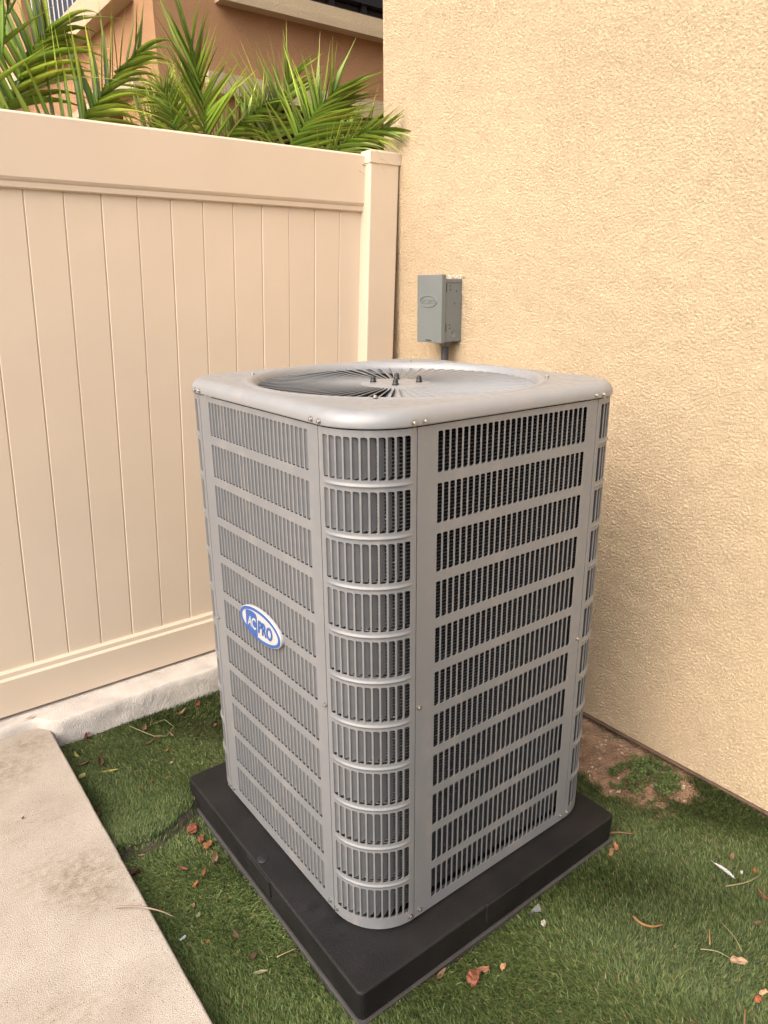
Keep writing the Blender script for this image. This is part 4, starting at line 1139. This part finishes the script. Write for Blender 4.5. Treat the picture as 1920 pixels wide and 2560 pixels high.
leaf('a', RED, .045, .020, 70, 'curled red leaf on turf just past the sidewalk corner by the kerb', 1.2)
leaf('b', RED, .036, .022, 40, 'red leaf lying in the far turf nearest the unit and kerb', .8)
leaf('c', TAN, .05, .020, 10, 'crumpled tan leaf in the far turf beside the red leaf near the kerb', 1.3)
leaf('d', TAN, .036, .020, 60, 'folded tan leaf at the top of the dry looped tendril', 1.2)
leaf('e', RED, .030, .020, 15, 'small pinkish red leaf inside the dry looped tendril', .5)
leaf('f', BRN, .055, .010, 5, 'narrow dark brown leaf just below the looped tendril', .4)
leaf('g', TAN, .030, .014, 100, 'small upright tan leaf right of the looped tendril', 1.0)
leaf('h', RED, .020, .013, 20, 'tiny bright red leaf beside the lower side of the unit', .3)
leaf('i', ORG, .036, .010, 55, 'slim orange leaf standing alone in the middle of the upper turf', .4)
leaf('j', YEL, .050, .012, 95, 'narrow yellow green leaf hugging the sidewalk edge', .4)
leaf('k', YEL, .065, .015, -35, 'long yellow leaf pointing at the pad in the upper turf', .4)
leaf('l', BRN, .040, .024, 80, 'crumpled brown leaf at the stalk end of the long yellow leaf', 1.4)
leaf('m', BRN, .045, .022, -20, 'flat dull brown leaf left of the crumpled brown leaf', .7)
leaf('n', (.34, .36, .14), .030, .026, 30, 'round pale green leaf resting against the sidewalk edge', .2)
leaf('o', RED, .026, .010, 0, 'short red leaf right of the long yellow leaf', .4)
leaf('p', ORG, .028, .009, 45, 'small orange leaf, upper one of two side by side mid turf', .4)
leaf('q', ORG, .036, .009, 15, 'long thin orange leaf, lower one of two side by side mid turf', .4)
leaf('r', ORG, .028, .007, 65, 'thin reddish sliver of leaf nearest the pad corner', .3)
leaf('s', PAL, .016, .012, 0, 'tiny beige leaf scrap in the upper turf near the unit', .6)
leaf('w', RED, .036, .014, -60, 'vivid red leaf on the lower turf below the worn spot', .6)
leaf('x', ORG, .036, .012, 40, 'curled orange leaf on the lower turf close to the pad', 1.0)
leaf('z', TAN, .030, .010, -30, 'tan leaf in front of the loose turf end', .6)
leaf('aa', BRN, .050, .025, -40, 'dead brown leaf clump wedged between sidewalk and lower turf', 1.4)
leaf('ab', TAN, .036, .024, 50, 'pale curled leaf against the left side of the pad', 1.5)
leaf('ad', BRN, .034, .016, 85, 'flat brown leaf on the lower turf beside the pad clip', .2)
leaf('ae', (.24, .22, .12), .040, .015, -30, 'olive brown leaf low on the lower turf toward the viewer', .3)
leaf('ag', TAN, .020, .011, 60, 'small tan leaf in the middle of the lower turf strip', .3)
leaf('ah', (.20, .21, .11), .022, .014, 40, 'small dull green leaf on the lower turf near the sidewalk twig', .3)
leaf('al', BRN, .032, .018, 70, 'brown leaf between sidewalk edge and upper turf piece', .8)
leaf('bl', ORG, .030, .012, 30, 'curled orange leaf right of the white feather', .9)
leaf('bi', RED, .042, .014, 70, 'reddish strip of bark at the right edge below the feather', .5, 'bark', 'bark_strip')
leaf('bj', BRN, .028, .016, -20, 'small brown leaf at the right edge above the wood chip', .6)
leaf('bg', TAN, .034, .016, 20, 'tan leaf with a stalk lying up from the white feather', .9)
leaf('ak', BRN, .030, .016, 20, 'brown leaf bits in the lower turf near the pad front', .7)
leaf('bt', TAN, .045, .016, 15, 'dry tan leaf half under the front edge of the pad', .7)
leaf('spot', BRN, .014, .008, 60, 'small dark dead leaf alone on the sidewalk', .5, z=.054)
leaf('flake', (.42, .36, .30), .040, .014, 5, 'grey flake lying on the kerb by the sidewalk corner', .3, 'flake', 'concrete_flake', z=.094, tilt=.03)
chip('t', (.20, .07, .042), .046, .033, .012, 50, 'large red bark piece beside the far left corner of the pad', 'bark', 'bark_piece')
chip('u', (.20, .075, .04), .030, .018, .010, 80, 'red brown bark piece in the middle of the three by the pad', 'bark', 'bark_piece')
chip('v', (.24, .11, .045), .030, .020, .010, 20, 'orange bark piece nearest the viewer of the three by the pad', 'bark', 'bark_piece')
chip('y', (.30, .12, .05), .022, .011, .006, 30, 'small brown bark chip on the lower turf beside the pad', 'bark', 'bark_piece')
chip('af', ORG, .011, .008, .003, 10, 'tiny orange chip in the middle of the lower turf strip')
chip('bq', (.22, .085, .05), .036, .032, .020, 20, 'red brown stone chunk on turf in front of the pad', 'stone', 'stone')
chip('br', (.30, .14, .08), .032, .013, .007, -25, 'brown wood chip touching the red brown stone chunk')
chip('bs', (.42, .24, .13), .020, .012, .005, 20, 'small pale wood chip right of the red brown stone chunk')
chip('bc', (.36, .24, .15), .040, .016, .012, -45, 'fibrous pale wood chip near the lower right of the turf')
chip('bd', (.36, .10, .05), .018, .014, .006, 10, 'small square red chip in the lower right of the turf')
chip('be', (.50, .30, .17), .026, .010, .006, -15, 'pale orange wood chip at the right edge by the red chip')
chip('bw', (.34, .14, .08), .018, .010, .020, 70, 'upright red bark chip at the right corner of the pad', 'bark', 'bark_piece')
chip('by', (.26, .15, .08), .040, .012, .006, 25, 'flat orange wood strip under the right corner of the pad')
chip('bk', (.48, .45, .41), .009, .008, .006, 30, 'tiny white pebble right of the white feather', 'pebble', 'pebble')
chip('bp', (.40, .36, .31), .013, .013, .010, 0, 'round pale pebble beside the scrap of plastic by the pad', 'pebble', 'pebble')
chip('ai', (.46, .45, .44), .020, .008, .003, 10, 'small white splash on the lower turf near the sidewalk', 'dropping', 'bird_dropping')
twig('aj', [(-.02, .004, 0), (0, 0, .002), (.03, -.004, 0)], .0018, (.45, .38, .22), 'pale short twig on the turf edge along the pad')
x0, y0 = PT['twigA']; x1, y1 = PT['twigB']
twig('twigA', [(0, 0, .003), ((x1-x0)*.5, (y1-y0)*.5, .007), (x1-x0, y1-y0, -.006), (x1-x0+.03, y1-y0-.02, -.03)], .0028, (.42, .34, .26), 'dry pale twig sticking out over the sidewalk edge', z=.056)
twig('bb', [(-.012, .036, .003), (-.018, .01, .006), (-.004, -.014, .006), (.026, -.026, .003)], .0045, (.30, .17, .065), 'curved orange seed pod lying on the front turf', 'seed pod', 'seed_pod')
twig('bf', [(-.04, -.018, 0), (0, 0, .006), (.04, .018, .002)], .0032, (.32, .19, .09), 'orange stick at the bottom right corner of the lawn', 'stick', 'stick')
twig('bh', [(-.05, .03, 0), (0, 0, .006), (.06, -.01, .002)], .002, (.34, .28, .16), 'thin grey brown twig below and right of the feather')
twig('bm', [(-.02, -.03, 0), (0, 0, .006), (.02, .045, .002)], .0016, (.30, .30, .15), 'long greenish twig above the pale wood chip')
twig('bn', [(-.02, .03, 0), (0, 0, .006), (.012, -.03, .002)], .0016, (.36, .34, .2), 'pale thin twig left of the pale wood chip')
twig('bo', [(-.02, -.012, 0), (0, 0, .004), (.02, .012, .002)], .0022, (.44, .26, .12), 'short orange twig among the turf above the chip')
twig('bx', [(-.02, .02, 0), (0, 0, .006), (.03, -.03, .004)], .004, (.22, .13, .08), 'dark brown stick beside the right corner of the pad', 'stick', 'stick')
PT['loop'] = PT['d']
twig('loop', [(-.04, .05, .004), (-.01, -.03, .008), (.03, -.10, .006), (.09, -.06, .006), (.07, .02, .006), (.02, -.01, .008), (.05, .06, .004)], .0013, (.40, .38, .2), 'dry looped tendril on the upper turf near the kerb', 'tendril', 'tendril')
# white feather
fa, fb = Vector((*[0.977, -0.319], 0)), Vector((*[0.967, -0.379], 0))
V, F, Cc = [], [], []
ln = (fb-fa).length; ns = 26
for i in range(ns):
    t = i/(ns-1); x_ = t*ln; wv = .0062*math.sin(math.pi*min(1, .12+t*.85))**.6*random.uniform(.72, 1.12)
    for s_ in (-1, 1):
        o = len(V); V += [(x_, 0, .004*math.sin(3*t)), (x_+ln/ns*.8, 0, .004*math.sin(3*t)), (x_+.010+ln/ns*.5, s_*wv, .004*math.sin(3*t)+.002+random.uniform(-.001, .002)), (x_+.007, s_*wv*.95, .004*math.sin(3*t)+.002)]
        F.append((o, o+1, o+2, o+3)); Cc += [(.50, .50, .52, 1)]*4
V0 = len(V)
V += [(-.008, -.0007, .001), (-.008, .0007, .001), (ln, .0002, .003), (ln, -.0002, .003)]; F.append((V0, V0+1, V0+2, V0+3)); Cc += [(.5, .49, .46, 1)]*4
me = mesh('feather', V, F, M['litter']); set_tint(me, Cc)
dirv = (fb-fa)
tag(put('feather', me, None, (fa.x, fa.y, .010), (0, 0, math.atan2(dirv.y, dirv.x))), 'white feather lying on the turf at the right', 'feather')
# scrap of grey plastic by the pad
V, F, Cc = [], [], []
for i in range(9):
    t = i/8; a = -.6+3.4*t
    for j in (0, 1): V.append((.026*math.cos(a)*(1-.3*t)+j*.008+random.uniform(-.003, .003), .013*math.sin(a)+j*.009+random.uniform(-.003, .003), -.006+j*(.008+.006*math.sin(9*t))+random.uniform(-.001, .001))); q = random.uniform(.7, 1.3); Cc.append((.13*q, .135*q, .13*q, 1))
for i in range(8): F.append((2*i, 2*i+2, 2*i+3, 2*i+1))
me = mesh('plastic_scrap', V, F, M['litter'], True); set_tint(me, Cc)
tag(put('plastic_scrap', me, None, (*PT['bu'], -.004), (0, 0, .3)), 'grey crinkled plastic scrap beside the front edge of the pad', 'plastic scrap')
print('blades', nbld, 'objects', len(bpy.data.objects))
